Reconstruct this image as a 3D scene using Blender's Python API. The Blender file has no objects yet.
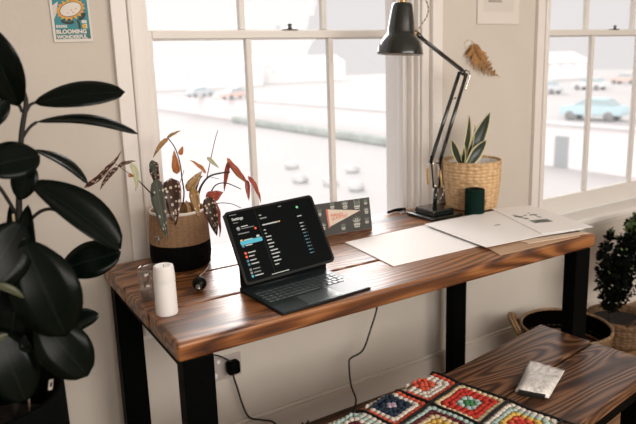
import bpy, bmesh, math, random
from mathutils import Vector as V, Matrix, noise
random.seed(7)
S = bpy.context.scene
COL = S.collection
PI = math.pi
# ------------------------------------------------------------------ camera
CAM = V((0, -1.8821, 1.369))
RT = V((0.850593, -0.524899, -0.031183)); DN = V((-0.130708, -0.153625, -0.979446)); FW = V((0.50932, 0.837186, -0.199281))
F, CX, CY = 628.64, 318.0, 190.0
def ray(x, y): return RT * ((x - CX) / F) + DN * ((y - CY) / F) + FW
def at(x, y, Y=None, Z=None, X=None):
    r = ray(x, y)
    if Y is not None: k = (Y - CAM.y) / r.y
    elif Z is not None: k = (Z - CAM.z) / r.z
    else: k = (X - CAM.x) / r.x
    return CAM + r * k
cd = bpy.data.cameras.new('camera'); cam = bpy.data.objects.new('camera', cd); COL.objects.link(cam)
cd.sensor_width = 36; cd.lens = F / 636 * 36; cd.shift_y = -(212 - CY) / 636; cd.clip_start = .05; cd.clip_end = 500
M = Matrix((( RT.x, -DN.x, -FW.x, CAM.x), (RT.y, -DN.y, -FW.y, CAM.y), (RT.z, -DN.z, -FW.z, CAM.z), (0, 0, 0, 1)))
cam.matrix_world = M
cd.dof.use_dof = True; cd.dof.focus_distance = 1.75; cd.dof.aperture_fstop = 3.4
S.camera = cam
# ------------------------------------------------------------------ materials
def newmat(name):
    m = bpy.data.materials.new(name); m.use_nodes = True
    n = m.node_tree.nodes; l = m.node_tree.links
    return m, n, l, n['Principled BSDF']
def mat(name, c, r=.6, metal=0, bump=0, bs=60, var=0, coat=0, vs=6, emis=None, es=1, spec=None, stretch=(1, 1, 1)):
    m, n, l, b = newmat(name)
    b.inputs['Base Color'].default_value = (*c, 1); b.inputs['Roughness'].default_value = r; b.inputs['Metallic'].default_value = metal
    b.inputs['Coat Weight'].default_value = coat
    if spec is not None: b.inputs['Specular IOR Level'].default_value = spec
    if emis: b.inputs['Emission Color'].default_value = (*emis, 1); b.inputs['Emission Strength'].default_value = es
    if bump or var:
        tc = n.new('ShaderNodeTexCoord'); mp = n.new('ShaderNodeMapping'); mp.inputs['Scale'].default_value = stretch
        l.new(tc.outputs['Object'], mp.inputs['Vector'])
        if var:
            t = n.new('ShaderNodeTexNoise'); t.inputs['Scale'].default_value = vs; t.inputs['Detail'].default_value = 4
            l.new(mp.outputs['Vector'], t.inputs['Vector'])
            cr = n.new('ShaderNodeValToRGB'); e = cr.color_ramp.elements
            e[0].position = .3; e[1].position = .7
            e[0].color = (*[max(0, x * (1 - var)) for x in c], 1); e[1].color = (*[min(1, x * (1 + var)) for x in c], 1)
            l.new(t.outputs['Fac'], cr.inputs['Fac']); l.new(cr.outputs['Color'], b.inputs['Base Color'])
        if bump:
            t2 = n.new('ShaderNodeTexNoise'); t2.inputs['Scale'].default_value = bs; t2.inputs['Detail'].default_value = 4
            l.new(mp.outputs['Vector'], t2.inputs['Vector'])
            bp = n.new('ShaderNodeBump'); bp.inputs['Strength'].default_value = bump; bp.inputs['Distance'].default_value = .01
            l.new(t2.outputs['Fac'], bp.inputs['Height']); l.new(bp.outputs['Normal'], b.inputs['Normal'])
    return m
def math_node(n, l, op, a, b=None):
    k = n.new('ShaderNodeMath'); k.operation = op
    for i, v in enumerate((a, b)):
        if v is None: continue
        if isinstance(v, (int, float)): k.inputs[i].default_value = v
        else: l.new(v, k.inputs[i])
    return k.outputs[0]
def wood(name, dark, mid, light, rough=.35, scale=1.0, rot=0, coat=.3, rings=150):
    m, n, l, b = newmat(name)
    tc = n.new('ShaderNodeTexCoord'); mp = n.new('ShaderNodeMapping'); oi = n.new('ShaderNodeObjectInfo')
    mp.inputs['Rotation'].default_value = (0, 0, -rot)
    mp.inputs['Scale'].default_value = (1.3 * scale, 9 * scale, 9 * scale)
    l.new(tc.outputs['Object'], mp.inputs['Vector'])
    off = n.new('ShaderNodeVectorMath'); off.operation = 'SCALE'; off.inputs[0].default_value = (13.1, 7.7, 5.3); l.new(oi.outputs['Random'], off.inputs['Scale'])
    add = n.new('ShaderNodeVectorMath'); add.operation = 'ADD'; l.new(mp.outputs[0], add.inputs[0]); l.new(off.outputs[0], add.inputs[1])
    vec = add.outputs[0]
    vo = n.new('ShaderNodeTexVoronoi'); vo.inputs['Scale'].default_value = .55; l.new(vec, vo.inputs['Vector'])
    knot = n.new('ShaderNodeMapRange'); knot.inputs['From Min'].default_value = .0; knot.inputs['From Max'].default_value = .42; knot.inputs['To Min'].default_value = 1; knot.inputs['To Max'].default_value = 0
    knot.interpolation_type = 'SMOOTHSTEP'; l.new(vo.outputs['Distance'], knot.inputs['Value'])
    ns = n.new('ShaderNodeTexNoise'); ns.inputs['Scale'].default_value = .6; ns.inputs['Detail'].default_value = 1.5; ns.inputs['Roughness'].default_value = .45
    l.new(vec, ns.inputs['Vector'])
    k1 = math_node(n, l, 'MULTIPLY', knot.outputs[0], .55)
    s = math_node(n, l, 'ADD', ns.outputs['Fac'], k1)
    s = math_node(n, l, 'MULTIPLY', s, rings)
    sn = math_node(n, l, 'SINE', s)
    sn = math_node(n, l, 'MULTIPLY_ADD', sn, .5); sn.node.inputs[2].default_value = .5
    sn = math_node(n, l, 'POWER', sn, .6)
    # fine fibres
    mp2 = n.new('ShaderNodeMapping'); mp2.inputs['Scale'].default_value = (2.5, 130, 130); mp2.inputs['Rotation'].default_value = (0, 0, -rot); l.new(tc.outputs['Object'], mp2.inputs['Vector'])
    fb = n.new('ShaderNodeTexNoise'); fb.inputs['Scale'].default_value = 1; fb.inputs['Detail'].default_value = 3; l.new(mp2.outputs[0], fb.inputs['Vector'])
    bl = n.new('ShaderNodeTexNoise'); bl.inputs['Scale'].default_value = .9; bl.inputs['Detail'].default_value = 3; l.new(vec, bl.inputs['Vector'])
    a = math_node(n, l, 'MULTIPLY', sn, .42); c = math_node(n, l, 'MULTIPLY', fb.outputs['Fac'], .62); d = math_node(n, l, 'MULTIPLY', bl.outputs['Fac'], .36)
    t = math_node(n, l, 'ADD', a, c); t = math_node(n, l, 'ADD', t, d)
    kn = n.new('ShaderNodeMapRange'); kn.inputs['From Min'].default_value = .05; kn.inputs['From Max'].default_value = .16; kn.inputs['To Min'].default_value = .75; kn.inputs['To Max'].default_value = 0
    l.new(vo.outputs['Distance'], kn.inputs['Value'])
    t = math_node(n, l, 'SUBTRACT', t, kn.outputs[0])
    cr = n.new('ShaderNodeValToRGB'); e = cr.color_ramp.elements
    e[0].position = .34; e[0].color = (*dark, 1); e[1].position = 1.0; e[1].color = (*light, 1)
    x = e.new(.70); x.color = (*mid, 1)
    l.new(t, cr.inputs['Fac']); l.new(cr.outputs['Color'], b.inputs['Base Color'])
    bp = n.new('ShaderNodeBump'); bp.inputs['Strength'].default_value = .35; bp.inputs['Distance'].default_value = .003
    l.new(t, bp.inputs['Height']); l.new(bp.outputs['Normal'], b.inputs['Normal'])
    rr = n.new('ShaderNodeMapRange'); rr.inputs['To Min'].default_value = rough + .15; rr.inputs['To Max'].default_value = rough - .05; l.new(t, rr.inputs['Value']); l.new(rr.outputs[0], b.inputs['Roughness'])
    b.inputs['Coat Weight'].default_value = coat; b.inputs['Coat Roughness'].default_value = .25
    return m
def leafmat(name, base, edge=None, edge_w=.8, spots=None, under=None, rough=.4, band=None, coat=0, spot_scale=(6, 16), spot_r=.3, spec=.5):
    m, n, l, b = newmat(name)
    uv = n.new('ShaderNodeUVMap'); sep = n.new('ShaderNodeSeparateXYZ'); l.new(uv.outputs[0], sep.inputs[0])
    s = math_node(n, l, 'SUBTRACT', sep.outputs[0], .5); s = math_node(n, l, 'ABSOLUTE', s); s = math_node(n, l, 'MULTIPLY', s, 2)
    col = None
    tn = n.new('ShaderNodeTexNoise'); tn.inputs['Scale'].default_value = 9; l.new(uv.outputs[0], tn.inputs['Vector'])
    mx = n.new('ShaderNodeMix'); mx.data_type = 'RGBA'; mx.inputs['A'].default_value = (*[c * .65 for c in base], 1); mx.inputs['B'].default_value = (*[min(1, c * 1.35) for c in base], 1)
    l.new(tn.outputs['Fac'], mx.inputs['Factor']); col = mx.outputs['Result']
    def mix(fac, c2):
        nonlocal col
        k = n.new('ShaderNodeMix'); k.data_type = 'RGBA'; l.new(fac, k.inputs['Factor']); l.new(col, k.inputs['A']); k.inputs['B'].default_value = (*c2, 1); col = k.outputs['Result']
    if band:   # cross banding
        w = n.new('ShaderNodeTexWave'); w.bands_direction = 'Y'; w.inputs['Scale'].default_value = 3; w.inputs['Distortion'].default_value = 6; w.inputs['Detail'].default_value = 3; l.new(uv.outputs[0], w.inputs['Vector'])
        mix(math_node(n, l, 'MULTIPLY', w.outputs['Fac'], .6), band)
    # midrib
    mid = math_node(n, l, 'LESS_THAN', s, .05); mix(math_node(n, l, 'MULTIPLY', mid, .5), [min(1, c * 2.5 + .004) for c in base])
    if spots:
        mp = n.new('ShaderNodeMapping'); mp.inputs['Scale'].default_value = (*spot_scale, 1); l.new(uv.outputs[0], mp.inputs[0])
        vo = n.new('ShaderNodeTexVoronoi'); vo.inputs['Scale'].default_value = 1; vo.inputs['Randomness'].default_value = .6; l.new(mp.outputs[0], vo.inputs['Vector'])
        mix(math_node(n, l, 'LESS_THAN', vo.outputs['Distance'], spot_r), spots)
    if edge: mix(math_node(n, l, 'GREATER_THAN', s, edge_w), edge)
    if under:
        g = n.new('ShaderNodeNewGeometry'); mix(g.outputs['Backfacing'], under)
    l.new(col, b.inputs['Base Color']); b.inputs['Roughness'].default_value = rough; b.inputs['Coat Weight'].default_value = coat; b.inputs['Specular IOR Level'].default_value = spec
    return m
def braidmat(name, c1, c2, scale=(1, 120)):
    m, n, l, b = newmat(name)
    uv = n.new('ShaderNodeUVMap'); mp = n.new('ShaderNodeMapping'); mp.inputs['Scale'].default_value = (*scale, 1); l.new(uv.outputs[0], mp.inputs[0])
    mp.inputs['Rotation'].default_value = (0, 0, .3)
    w = n.new('ShaderNodeTexChecker'); w.inputs['Scale'].default_value = 2; w.inputs['Color1'].default_value = (*c1, 1); w.inputs['Color2'].default_value = (*c2, 1)
    l.new(mp.outputs[0], w.inputs['Vector']); l.new(w.outputs['Color'], b.inputs['Base Color']); b.inputs['Roughness'].default_value = .8
    return m
def weavemat(name, c1, c2, c3, sx=40, sz=60, bump=.8, rad=1):
    # woven strands: brick-like cells in (angle, height) from UV
    m, n, l, b = newmat(name)
    uv = n.new('ShaderNodeUVMap'); mp = n.new('ShaderNodeMapping'); mp.inputs['Scale'].default_value = (sx, sz, 1); l.new(uv.outputs[0], mp.inputs[0])
    ns = n.new('ShaderNodeTexNoise'); ns.inputs['Scale'].default_value = 2.5; l.new(mp.outputs[0], ns.inputs['Vector'])
    sc = n.new('ShaderNodeVectorMath'); sc.operation = 'SCALE'; l.new(ns.outputs['Color'], sc.inputs[0]); sc.inputs['Scale'].default_value = .5
    ad = n.new('ShaderNodeVectorMath'); l.new(mp.outputs[0], ad.inputs[0]); l.new(sc.outputs[0], ad.inputs[1])
    vo = n.new('ShaderNodeTexVoronoi'); vo.inputs['Scale'].default_value = 1; vo.inputs['Randomness'].default_value = .45; l.new(ad.outputs[0], vo.inputs['Vector'])
    cr = n.new('ShaderNodeValToRGB'); e = cr.color_ramp.elements; e[0].position = .1; e[0].color = (*c2, 1); e[1].position = .8; e[1].color = (*c1, 1)
    l.new(vo.outputs['Distance'], cr.inputs['Fac'])
    mx = n.new('ShaderNodeMix'); mx.data_type = 'RGBA'; l.new(cr.outputs['Color'], mx.inputs['A']); mx.inputs['B'].default_value = (*c3, 1)
    sp = n.new('ShaderNodeSeparateColor'); l.new(vo.outputs['Color'], sp.inputs[0]); l.new(math_node(n, l, 'MULTIPLY', sp.outputs[0], .6), mx.inputs['Factor'])
    l.new(mx.outputs['Result'], b.inputs['Base Color'])
    inv = math_node(n, l, 'SUBTRACT', 1, vo.outputs['Distance'])
    bp = n.new('ShaderNodeBump'); bp.inputs['Strength'].default_value = bump; bp.inputs['Distance'].default_value = .006; l.new(inv, bp.inputs['Height']); l.new(bp.outputs['Normal'], b.inputs['Normal'])
    b.inputs['Roughness'].default_value = .75
    return m
def glassmat(name, tint=(.995, .995, .995), gloss=.06):
    m = bpy.data.materials.new(name); m.use_nodes = True; n = m.node_tree.nodes; l = m.node_tree.links; n.clear()
    o = n.new('ShaderNodeOutputMaterial'); t = n.new('ShaderNodeBsdfTransparent'); t.inputs[0].default_value = (*tint, 1)
    g = n.new('ShaderNodeBsdfGlossy'); g.inputs['Roughness'].default_value = .03; x = n.new('ShaderNodeMixShader')
    f = n.new('ShaderNodeLayerWeight'); f.inputs[0].default_value = .5
    k = math_node(n, l, 'POWER', f.outputs['Facing'], 5); k = math_node(n, l, 'MULTIPLY', k, .7); l.new(math_node(n, l, 'ADD', k, gloss * .3), x.inputs[0]); l.new(t.outputs[0], x.inputs[1]); l.new(g.outputs[0], x.inputs[2]); l.new(x.outputs[0], o.inputs[0])
    return m
BLK = mat('matte_black_metal', (.0015, .002, .002), .55, bump=.1, bs=200, spec=.03)
WALL = mat('cream_wall_paint', (.575, .53, .475), .85, bump=.08, bs=35, var=.02)
TRIM = mat('white_gloss_paint', (.74, .705, .67), .4, bump=.05, bs=20)
SASHM = mat('sash_white_paint', (.70, .67, .635), .4, bump=.04, bs=25)
SKIRT = mat('skirting_paint', (.66, .61, .55), .5, bump=.04, bs=30)
GLASS = glassmat('window_glass')
DESKW = wood('desk_stained_pine', (.018, .005, .002), (.135, .044, .012), (.38, .16, .055), rough=.36, coat=.2)
BENCHW = wood('bench_stained_pine', (.010, .004, .002), (.070, .027, .012), (.24, .12, .06), rough=.36, rot=math.radians(8), coat=.3, rings=190)
FLOORW = wood('brown_floor_boards', (.06, .028, .012), (.22, .11, .045), (.34, .19, .085), rough=.5, scale=.6, coat=.05)
# ------------------------------------------------------------------ object helpers
def link(name, me, m=None, parent=None, smooth=False, loc=None):
    o = bpy.data.objects.new(name, me); COL.objects.link(o)
    if m is not None:
        for q in (m if isinstance(m, (list, tuple)) else [m]): me.materials.append(q)
    if smooth:
        for p in me.polygons: p.use_smooth = True
    if parent is not None: o.parent = parent
    return o
def bmo(name, bm, m=None, parent=None, smooth=False):
    me = bpy.data.meshes.new(name); bmesh.ops.recalc_face_normals(bm, faces=bm.faces[:]); bm.to_mesh(me); bm.free()
    return link(name, me, m, parent, smooth)
def thing(name, label, cat, group=None):
    o = bpy.data.objects.new(name, None); COL.objects.link(o); o.empty_display_size = .05
    return tag(o, label, cat, group)
def tag(o, label, cat, group=None):
    o['label'] = label; o['category'] = cat
    if group: o['group'] = group
    return o
def struct(o): o['kind'] = 'structure'; return o
def set_base(t, p):
    # put the empty at the thing's base while its parts stay where they are
    p = V(p); t.location = p
    for c in t.children: c.location = c.location - p
    return t
def addbox(bm, lo, hi, bev=0, seg=2, mi=0, rot=0, piv=None):
    lo = V(lo); hi = V(hi)
    r = bmesh.ops.create_cube(bm, size=1); vs = r['verts']
    bmesh.ops.scale(bm, vec=(hi - lo), verts=vs); bmesh.ops.translate(bm, vec=(lo + hi) / 2, verts=vs)
    if rot: bmesh.ops.rotate(bm, verts=vs, cent=V(piv) if piv is not None else (lo + hi) / 2, matrix=Matrix.Rotation(rot, 3, 'Z'))
    fs = set(f for v in vs for f in v.link_faces)
    if bev:
        es = list(set(e for v in vs for e in v.link_edges))
        rr = bmesh.ops.bevel(bm, geom=es, offset=bev, segments=seg, affect='EDGES', profile=.5)
        fs = set(rr['faces']) | set(f for f in fs if f.is_valid)
    for f in fs:
        if f.is_valid: f.material_index = mi
    return fs
def box(name, lo, hi, m, parent=None, bev=0, seg=2, rot=0, piv=None):
    bm = bmesh.new(); addbox(bm, lo, hi, bev, seg, 0, rot, piv); return bmo(name, bm, m, parent)
def addlathe(bm, prof, c=(0, 0, 0), seg=40, axis=None, mi=0, uvl=None):
    # prof: list of (r, z); axis: direction
    c = V(c); q = V((0, 0, 1)).rotation_difference(V(axis).normalized()) if axis is not None else None
    rings = []
    for r, z in prof:
        ring = []
        for i in range(seg):
            a = 2 * PI * i / seg; p = V((r * math.cos(a), r * math.sin(a), z))
            if q: p = q @ p
            ring.append(bm.verts.new(c + p))
        rings.append(ring)
    uv = bm.loops.layers.uv.verify()
    L = 0; tot = sum(math.hypot(prof[i + 1][0] - prof[i][0], prof[i + 1][1] - prof[i][1]) for i in range(len(prof) - 1)) or 1
    for k in range(len(rings) - 1):
        d = math.hypot(prof[k + 1][0] - prof[k][0], prof[k + 1][1] - prof[k][1])
        for i in range(seg):
            j = (i + 1) % seg
            f = bm.faces.new((rings[k][i], rings[k][j], rings[k + 1][j], rings[k + 1][i])); f.material_index = mi; f.smooth = True
            for lp, (u, v) in zip(f.loops, ((i, 0), (i + 1, 0), (i + 1, 1), (i, 1))):
                lp[uv].uv = (u / seg, (L + d * v) / tot)
        L += d
    return rings
def lathe(name, prof, c, m, parent=None, seg=40, axis=None, smooth=True):
    bm = bmesh.new(); addlathe(bm, prof, c, seg, axis)
    bmesh.ops.remove_doubles(bm, verts=bm.verts[:], dist=1e-6)
    return bmo(name, bm, m, parent)
def smoothpath(pts, n=6):
    pts = [V(p) for p in pts]
    if len(pts) < 3: return pts
    P = [2 * pts[0] - pts[1]] + pts + [2 * pts[-1] - pts[-2]]; out = []
    for i in range(1, len(P) - 2):
        a, b, c, d = P[i - 1:i + 3]
        for k in range(n):
            t = k / n
            out.append(.5 * ((2 * b) + (c - a) * t + (2 * a - 5 * b + 4 * c - d) * t * t + (3 * b - a - 3 * c + d) * t ** 3))
    out.append(pts[-1]); return out
def addtube(bm, pts, r, seg=8, smooth=True, n=6, r2=None, mi=0):
    P = smoothpath(pts, n) if smooth else [V(p) for p in pts]
    uv = bm.loops.layers.uv.verify(); rings = []; prev = None; L = [0]
    for i in range(1, len(P)): L.append(L[-1] + (P[i] - P[i - 1]).length)
    for i, p in enumerate(P):
        t = (P[min(i + 1, len(P) - 1)] - P[max(i - 1, 0)]).normalized()
        if prev is None:
            u = t.cross(V((0, 0, 1)));
            if u.length < .1: u = t.cross(V((1, 0, 0)))
            u.normalize()
        else: u = (prev - t * prev.dot(t)).normalized()
        prev = u; w = t.cross(u); rr = r if r2 is None else r + (r2 - r) * i / (len(P) - 1)
        rings.append([bm.verts.new(p + u * rr * math.cos(2 * PI * k / seg) + w * rr * math.sin(2 * PI * k / seg)) for k in range(seg)])
    for i in range(len(rings) - 1):
        for k in range(seg):
            j = (k + 1) % seg
            f = bm.faces.new((rings[i][k], rings[i][j], rings[i + 1][j], rings[i + 1][k])); f.smooth = True; f.material_index = mi
            for lp, (a, b) in zip(f.loops, ((k, i), (k + 1, i), (k + 1, i + 1), (k, i + 1))): lp[uv].uv = (a / seg, L[b])
    for ring in (rings[0], rings[-1]):
        f = bm.faces.new(ring); f.material_index = mi
def tube(name, pts, r, m, parent=None, seg=8, smooth=True, r2=None, n=6):
    bm = bmesh.new(); addtube(bm, pts, r, seg, smooth, n, r2); return bmo(name, bm, m, parent)
def addleaf(bm, base, tip, w, nrm, fold=.25, curl=.1, shape='oval', n=12, mi=0, wave=0):
    base = V(base); tip = V(tip); d = (tip - base); Ln = d.length; d.normalize(); nrm = V(nrm)
    nrm = (nrm - d * nrm.dot(d)).normalized(); side = d.cross(nrm)
    uv = bm.loops.layers.uv.verify(); rows = []; C = (-1, -.55, 0, .55, 1)
    for i in range(n + 1):
        t = i / n
        if shape == 'oval': h = (math.sin(PI * t ** 1.12)) ** .55
        elif shape == 'lance': h = math.sin(PI * t ** .6) ** .9
        elif shape == 'blade': h = min(1, .55 + t * .9) * (1 - t ** 3.2) ** .9
        elif shape == 'wing': h = math.sin(PI * t ** .55) ** .8
        if i == 0 and shape != 'blade': h = .03
        if i == n: h = .015
        row = []
        for s in C:
            o = side * (s * h * w / 2) + nrm * (curl * Ln * math.sin(PI * t) + fold * abs(s) * h * w / 2 - wave * w * abs(s) * math.sin(t * 14) * .12)
            row.append(bm.verts.new(base + d * Ln * t + o))
        rows.append(row)
    for i in range(n):
        for k in range(4):
            f = bm.faces.new((rows[i][k], rows[i][k + 1], rows[i + 1][k + 1], rows[i + 1][k])); f.smooth = True; f.material_index = mi
            for lp, (a, b) in zip(f.loops, ((k, i), (k + 1, i), (k + 1, i + 1), (k, i + 1))): lp[uv].uv = ((C[a] + 1) / 2, b / n)
def leaf(name, base, tip, w, nrm, m, parent, thick=.0012, **kw):
    me = bpy.data.meshes.new(name); bm = bmesh.new(); addleaf(bm, base, tip, w, nrm, **kw); bm.to_mesh(me); bm.free()
    o = link(name, me, m, parent)
    md = o.modifiers.new('thickness', 'SOLIDIFY'); md.thickness = thick; md.offset = 0
    return o
def plate(name, corners, h, m, parent=None, bev=0, z=None):
    # flat quad slab of thickness h above the given corners
    bm = bmesh.new(); b = [bm.verts.new(V(c)) for c in corners]; t = [bm.verts.new(V(c) + V((0, 0, h))) for c in corners]
    n = len(b); bm.faces.new(b); bm.faces.new(t)
    for i in range(n): bm.faces.new((b[i], b[(i + 1) % n], t[(i + 1) % n], t[i]))
    if bev: bmesh.ops.bevel(bm, geom=bm.edges[:], offset=bev, segments=2, affect='EDGES')
    return bmo(name, bm, m, parent)
def mesh_text(name, s, size, mtx, m, parent=None, depth=.0002, sx=1, bold=0, align='LEFT'):
    cu = bpy.data.curves.new('txt', 'FONT'); cu.body = s; cu.size = size; cu.extrude = depth; cu.offset = bold; cu.align_x = align; cu.resolution_u = 3
    o = bpy.data.objects.new('txt', cu); COL.objects.link(o); bpy.context.view_layer.update()
    me = bpy.data.meshes.new_from_object(o.evaluated_get(bpy.context.evaluated_depsgraph_get()))
    bpy.data.objects.remove(o)
    me.transform(mtx @ Matrix.Diagonal((sx, 1, 1, 1))); me.materials.clear()
    return link(name, me, m, parent)
def frame(o, ex, ey, ez): 
    return Matrix(((ex.x, ey.x, ez.x, o.x), (ex.y, ey.y, ez.y, o.y), (ex.z, ey.z, ez.z, o.z), (0, 0, 0, 1)))
def addpoly(bm, mtx, pts, z=0, mi=0, h=.0003):
    a = [bm.verts.new(mtx @ V((x, y, z))) for x, y in pts]; b = [bm.verts.new(mtx @ V((x, y, z + h))) for x, y in pts]; n = len(a)
    fs = [bm.faces.new(b), bm.faces.new(a[::-1])] + [bm.faces.new((a[i], a[(i + 1) % n], b[(i + 1) % n], b[i])) for i in range(n)]
    for f in fs: f.material_index = mi
def rect(x0, y0, x1, y1): return [(x0, y0), (x1, y0), (x1, y1), (x0, y1)]
def ell(cx, cy, rx, ry, n=20, rot=0):
    return [(cx + rx * math.cos(a) * math.cos(rot) - ry * math.sin(a) * math.sin(rot), cy + rx * math.cos(a) * math.sin(rot) + ry * math.sin(a) * math.cos(rot)) for a in (2 * PI * i / n for i in range(n))]
# ================================================================== ROOM
YW = .06; T = .779; GLY = .135
W1 = (.486, 1.774); W2 = (2.335, 3.77)          # outer casing extents
WB = .53; WT = 2.25
bm = bmesh.new()
for lo, hi in (((-1.6, YW, 0), (W1[0] + .03, YW + .25, 2.6)), ((W1[0] + .03, YW, 0), (W1[1] - .03, YW + .25, WB)), ((W1[0] + .03, YW, WT), (W1[1] - .03, YW + .25, 2.6)),
               ((W1[1] - .03, YW, 0), (W2[0] + .03, YW + .25, 2.6)), ((W2[0] + .03, YW, 0), (W2[1] - .03, YW + .25, WB)), ((W2[0] + .03, YW, WT), (W2[1] - .03, YW + .25, 2.6)), ((W2[1] - .03, YW, 0), (5.2, YW + .25, 2.6))):
    addbox(bm, lo, hi)
struct(bmo('wall_back', bm, WALL))
struct(box('floor', (-1.6, -4.2, -.12), (5.2, YW + .25, 0), FLOORW))
struct(box('ceiling', (-1.6, -4.2, 2.6), (5.2, YW + .25, 2.7), mat('ceiling_paint', (.75, .73, .70), .9, var=.02)))
struct(box('wall_left', (-1.72, -4.2, 0), (-1.6, YW + .25, 2.6), WALL))
struct(box('wall_front', (-1.6, -4.35, 0), (5.2, -4.2, 2.6), WALL))
struct(box('wall_right', (5.2, -4.2, 0), (5.32, YW + .25, 2.6), WALL))
bm = bmesh.new(); addbox(bm, (-1.6, YW - .018, 0), (5.2, YW, .088)); addbox(bm, (-1.6, YW - .014, .088), (5.2, YW, .10), .003)
struct(bmo('baseboard_back', bm, SKIRT))
def window(idx, x0, x1):
    w = struct(thing('window_%d' % idx, ('large sash window behind the desk', 'tall sash window on the right with parked cars outside')[idx - 1], 'window'))
    g0 = x0 + (.14, .126)[idx - 1]; g1 = x1 - .14
    bm = bmesh.new()
    for s in (0, 1):
        def bx(a, b, y0, y1, bev=.002):
            lo, hi = (x0 + a, x0 + b) if s == 0 else (x1 - b, x1 - a)
            addbox(bm, (lo, y0, WB - .0), (hi, y1, WT), bev)
        bx(0, .046, YW - .018, YW + .02); bx(.046, .058, YW - .026, YW + .02, .005); bx(.058, .096, YW - .006, YW + .22); bx(.096, .106, YW + .006, YW + .22, .003); bx(.106, .12, YW + .03, YW + .2, .002)
    addbox(bm, (x0, YW - .018, WT - .09), (x1, YW + .2, WT), .003)
    bmo('window_frame', bm, TRIM, w)
    bm = bmesh.new(); addbox(bm, (x0 - .0, YW - .06, .532), (x1 + .0, YW + .2, .566), .008, 3)
    addbox(bm, (x0, YW - .03, .508), (x1, YW, .532), .005)
    bmo('window_sill', bm, TRIM, w)
    def sash(name, y, z0, z1, rb, rtop):
        bm = bmesh.new()
        a0 = g0 - .045; a1 = g1 + .045
        addbox(bm, (a0, y, z0), (g0, y + .035, z1), .003); addbox(bm, (g1, y, z0), (a1, y + .035, z1), .003)
        addbox(bm, (g0, y, z0), (g1, y + .035, z0 + rb), .003); addbox(bm, (g0, y, z1 - rtop), (g1, y + .035, z1), .003)
        for k in (1, 2):
            x = g0 + (g1 - g0) * k / 3; addbox(bm, (x - .011, y + .006, z0 + rb), (x + .011, y + .030, z1 - rtop), .004)
        s = bmo(name, bm, SASHM, w)
        bm = bmesh.new()
        for k in range(3):
            xa = g0 + (g1 - g0) * k / 3; xb = g0 + (g1 - g0) * (k + 1) / 3
            addbox(bm, (xa, y + .016, z0 + rb), (xb, y + .019, z1 - rtop))
        bmo('glass_pane', bm, GLASS, s)
        return s
    lo = sash('lower_sash', YW + .06, .575, 1.482, .095, .026)
    sash('upper_sash', YW + .10, 1.452, WT - .09, .035, .05)
    bm = bmesh.new()
    xc = (g0 + g1) / 2 + (.0 if idx == 1 else -.02)
    addbox(bm, (xc - .028, YW + .062, 1.482), (xc + .028, YW + .088, 1.487), .002); addlathe(bm, [(0, 0), (.009, 0), (.005, .008), (.009, .016), (0, .02)], (xc, YW + .072, 1.487), 14)
    bmo('sash_latch', bm, mat('latch_metal_%d' % idx, (.10, .10, .10), .4, .8), lo)
    return w
window(1, *W1); window(2, *W2)
# ================================================================== DESK
desk = thing('desk', 'long wooden desk with thick stained planks and black metal legs under the window', 'desk')
X0, X1 = .390, 1.842
for y0, y1 in ((-.633, -.425), (-.421, -.205), (-.201, .035)):
    bm = bmesh.new(); addbox(bm, (X0, y0, T - .046), (X1, y1, T), .007 if y0 > -.6 else .009, 3); bmo('board', bm, DESKW, desk)
for x in (.404, 1.760):
    for y in (-.622, -.062): box('leg', (x - (.010 if y > -.1 else 0), y, 0), (x - (.010 if y > -.1 else 0) + .073, y + .047, T - .05), BLK, desk, .002)
    box('foot_bar', (x, -.575, 0), (x + .073, -.062, .04), BLK, desk, .002)
    box('top_bar', (x, -.575, T - .075), (x + .073, -.062, T - .046), BLK, desk, .002)
set_base(desk, (1.1, -.3, 0))
# ================================================================== BENCH
bench = thing('bench', 'low bench of two dark stained planks on black metal legs in the foreground', 'bench')
ang = math.radians(8.2); bu = V((-math.cos(ang), -math.sin(ang), 0)); bv = V((.125, -.992, 0)).normalized()
BO = V((1.718, -.522, 0))
bz = V((0, 0, 1))
def bpt(a, b, z): return BO + bu * a + bv * b + bz * z
def bslab(name, a0, a1, b0, b1, z0, z1, m, bev=.004):
    bm = bmesh.new(); vs = [bm.verts.new(bpt(a, b, z)) for z in (z0, z1) for a, b in ((a0, b0), (a1, b0), (a1, b1), (a0, b1))]
    for q in ((0, 1, 2, 3), (4, 5, 6, 7), (0, 1, 5, 4), (1, 2, 6, 5), (2, 3, 7, 6), (3, 0, 4, 7)): bm.faces.new([vs[i] for i in q])
    if bev: bmesh.ops.bevel(bm, geom=bm.edges[:], offset=bev, segments=3, affect='EDGES')
    return bmo(name, bm, m, bench)
bslab('board', 0, 1.3, 0, .190, .412, .45, BENCHW, .006)
bslab('board', -.002, 1.3, .196, .402, .412, .45, BENCHW, .006)
bslab('rail', .03, 1.27, .35, .39, .37, .412, BLK, .002); bslab('rail', .03, 1.27, .02, .06, .37, .412, BLK, .002)
for a in (.045, 1.19):
    bslab('leg', a, a + .07, .345, .392, 0, .372, BLK, .002); bslab('leg', a, a + .07, .02, .067, 0, .372, BLK, .002)
    bslab('crossbar', a, a + .07, .067, .345, 0, .04, BLK, .002)
set_base(bench, BO + bu * .65 + bv * .2)
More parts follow.
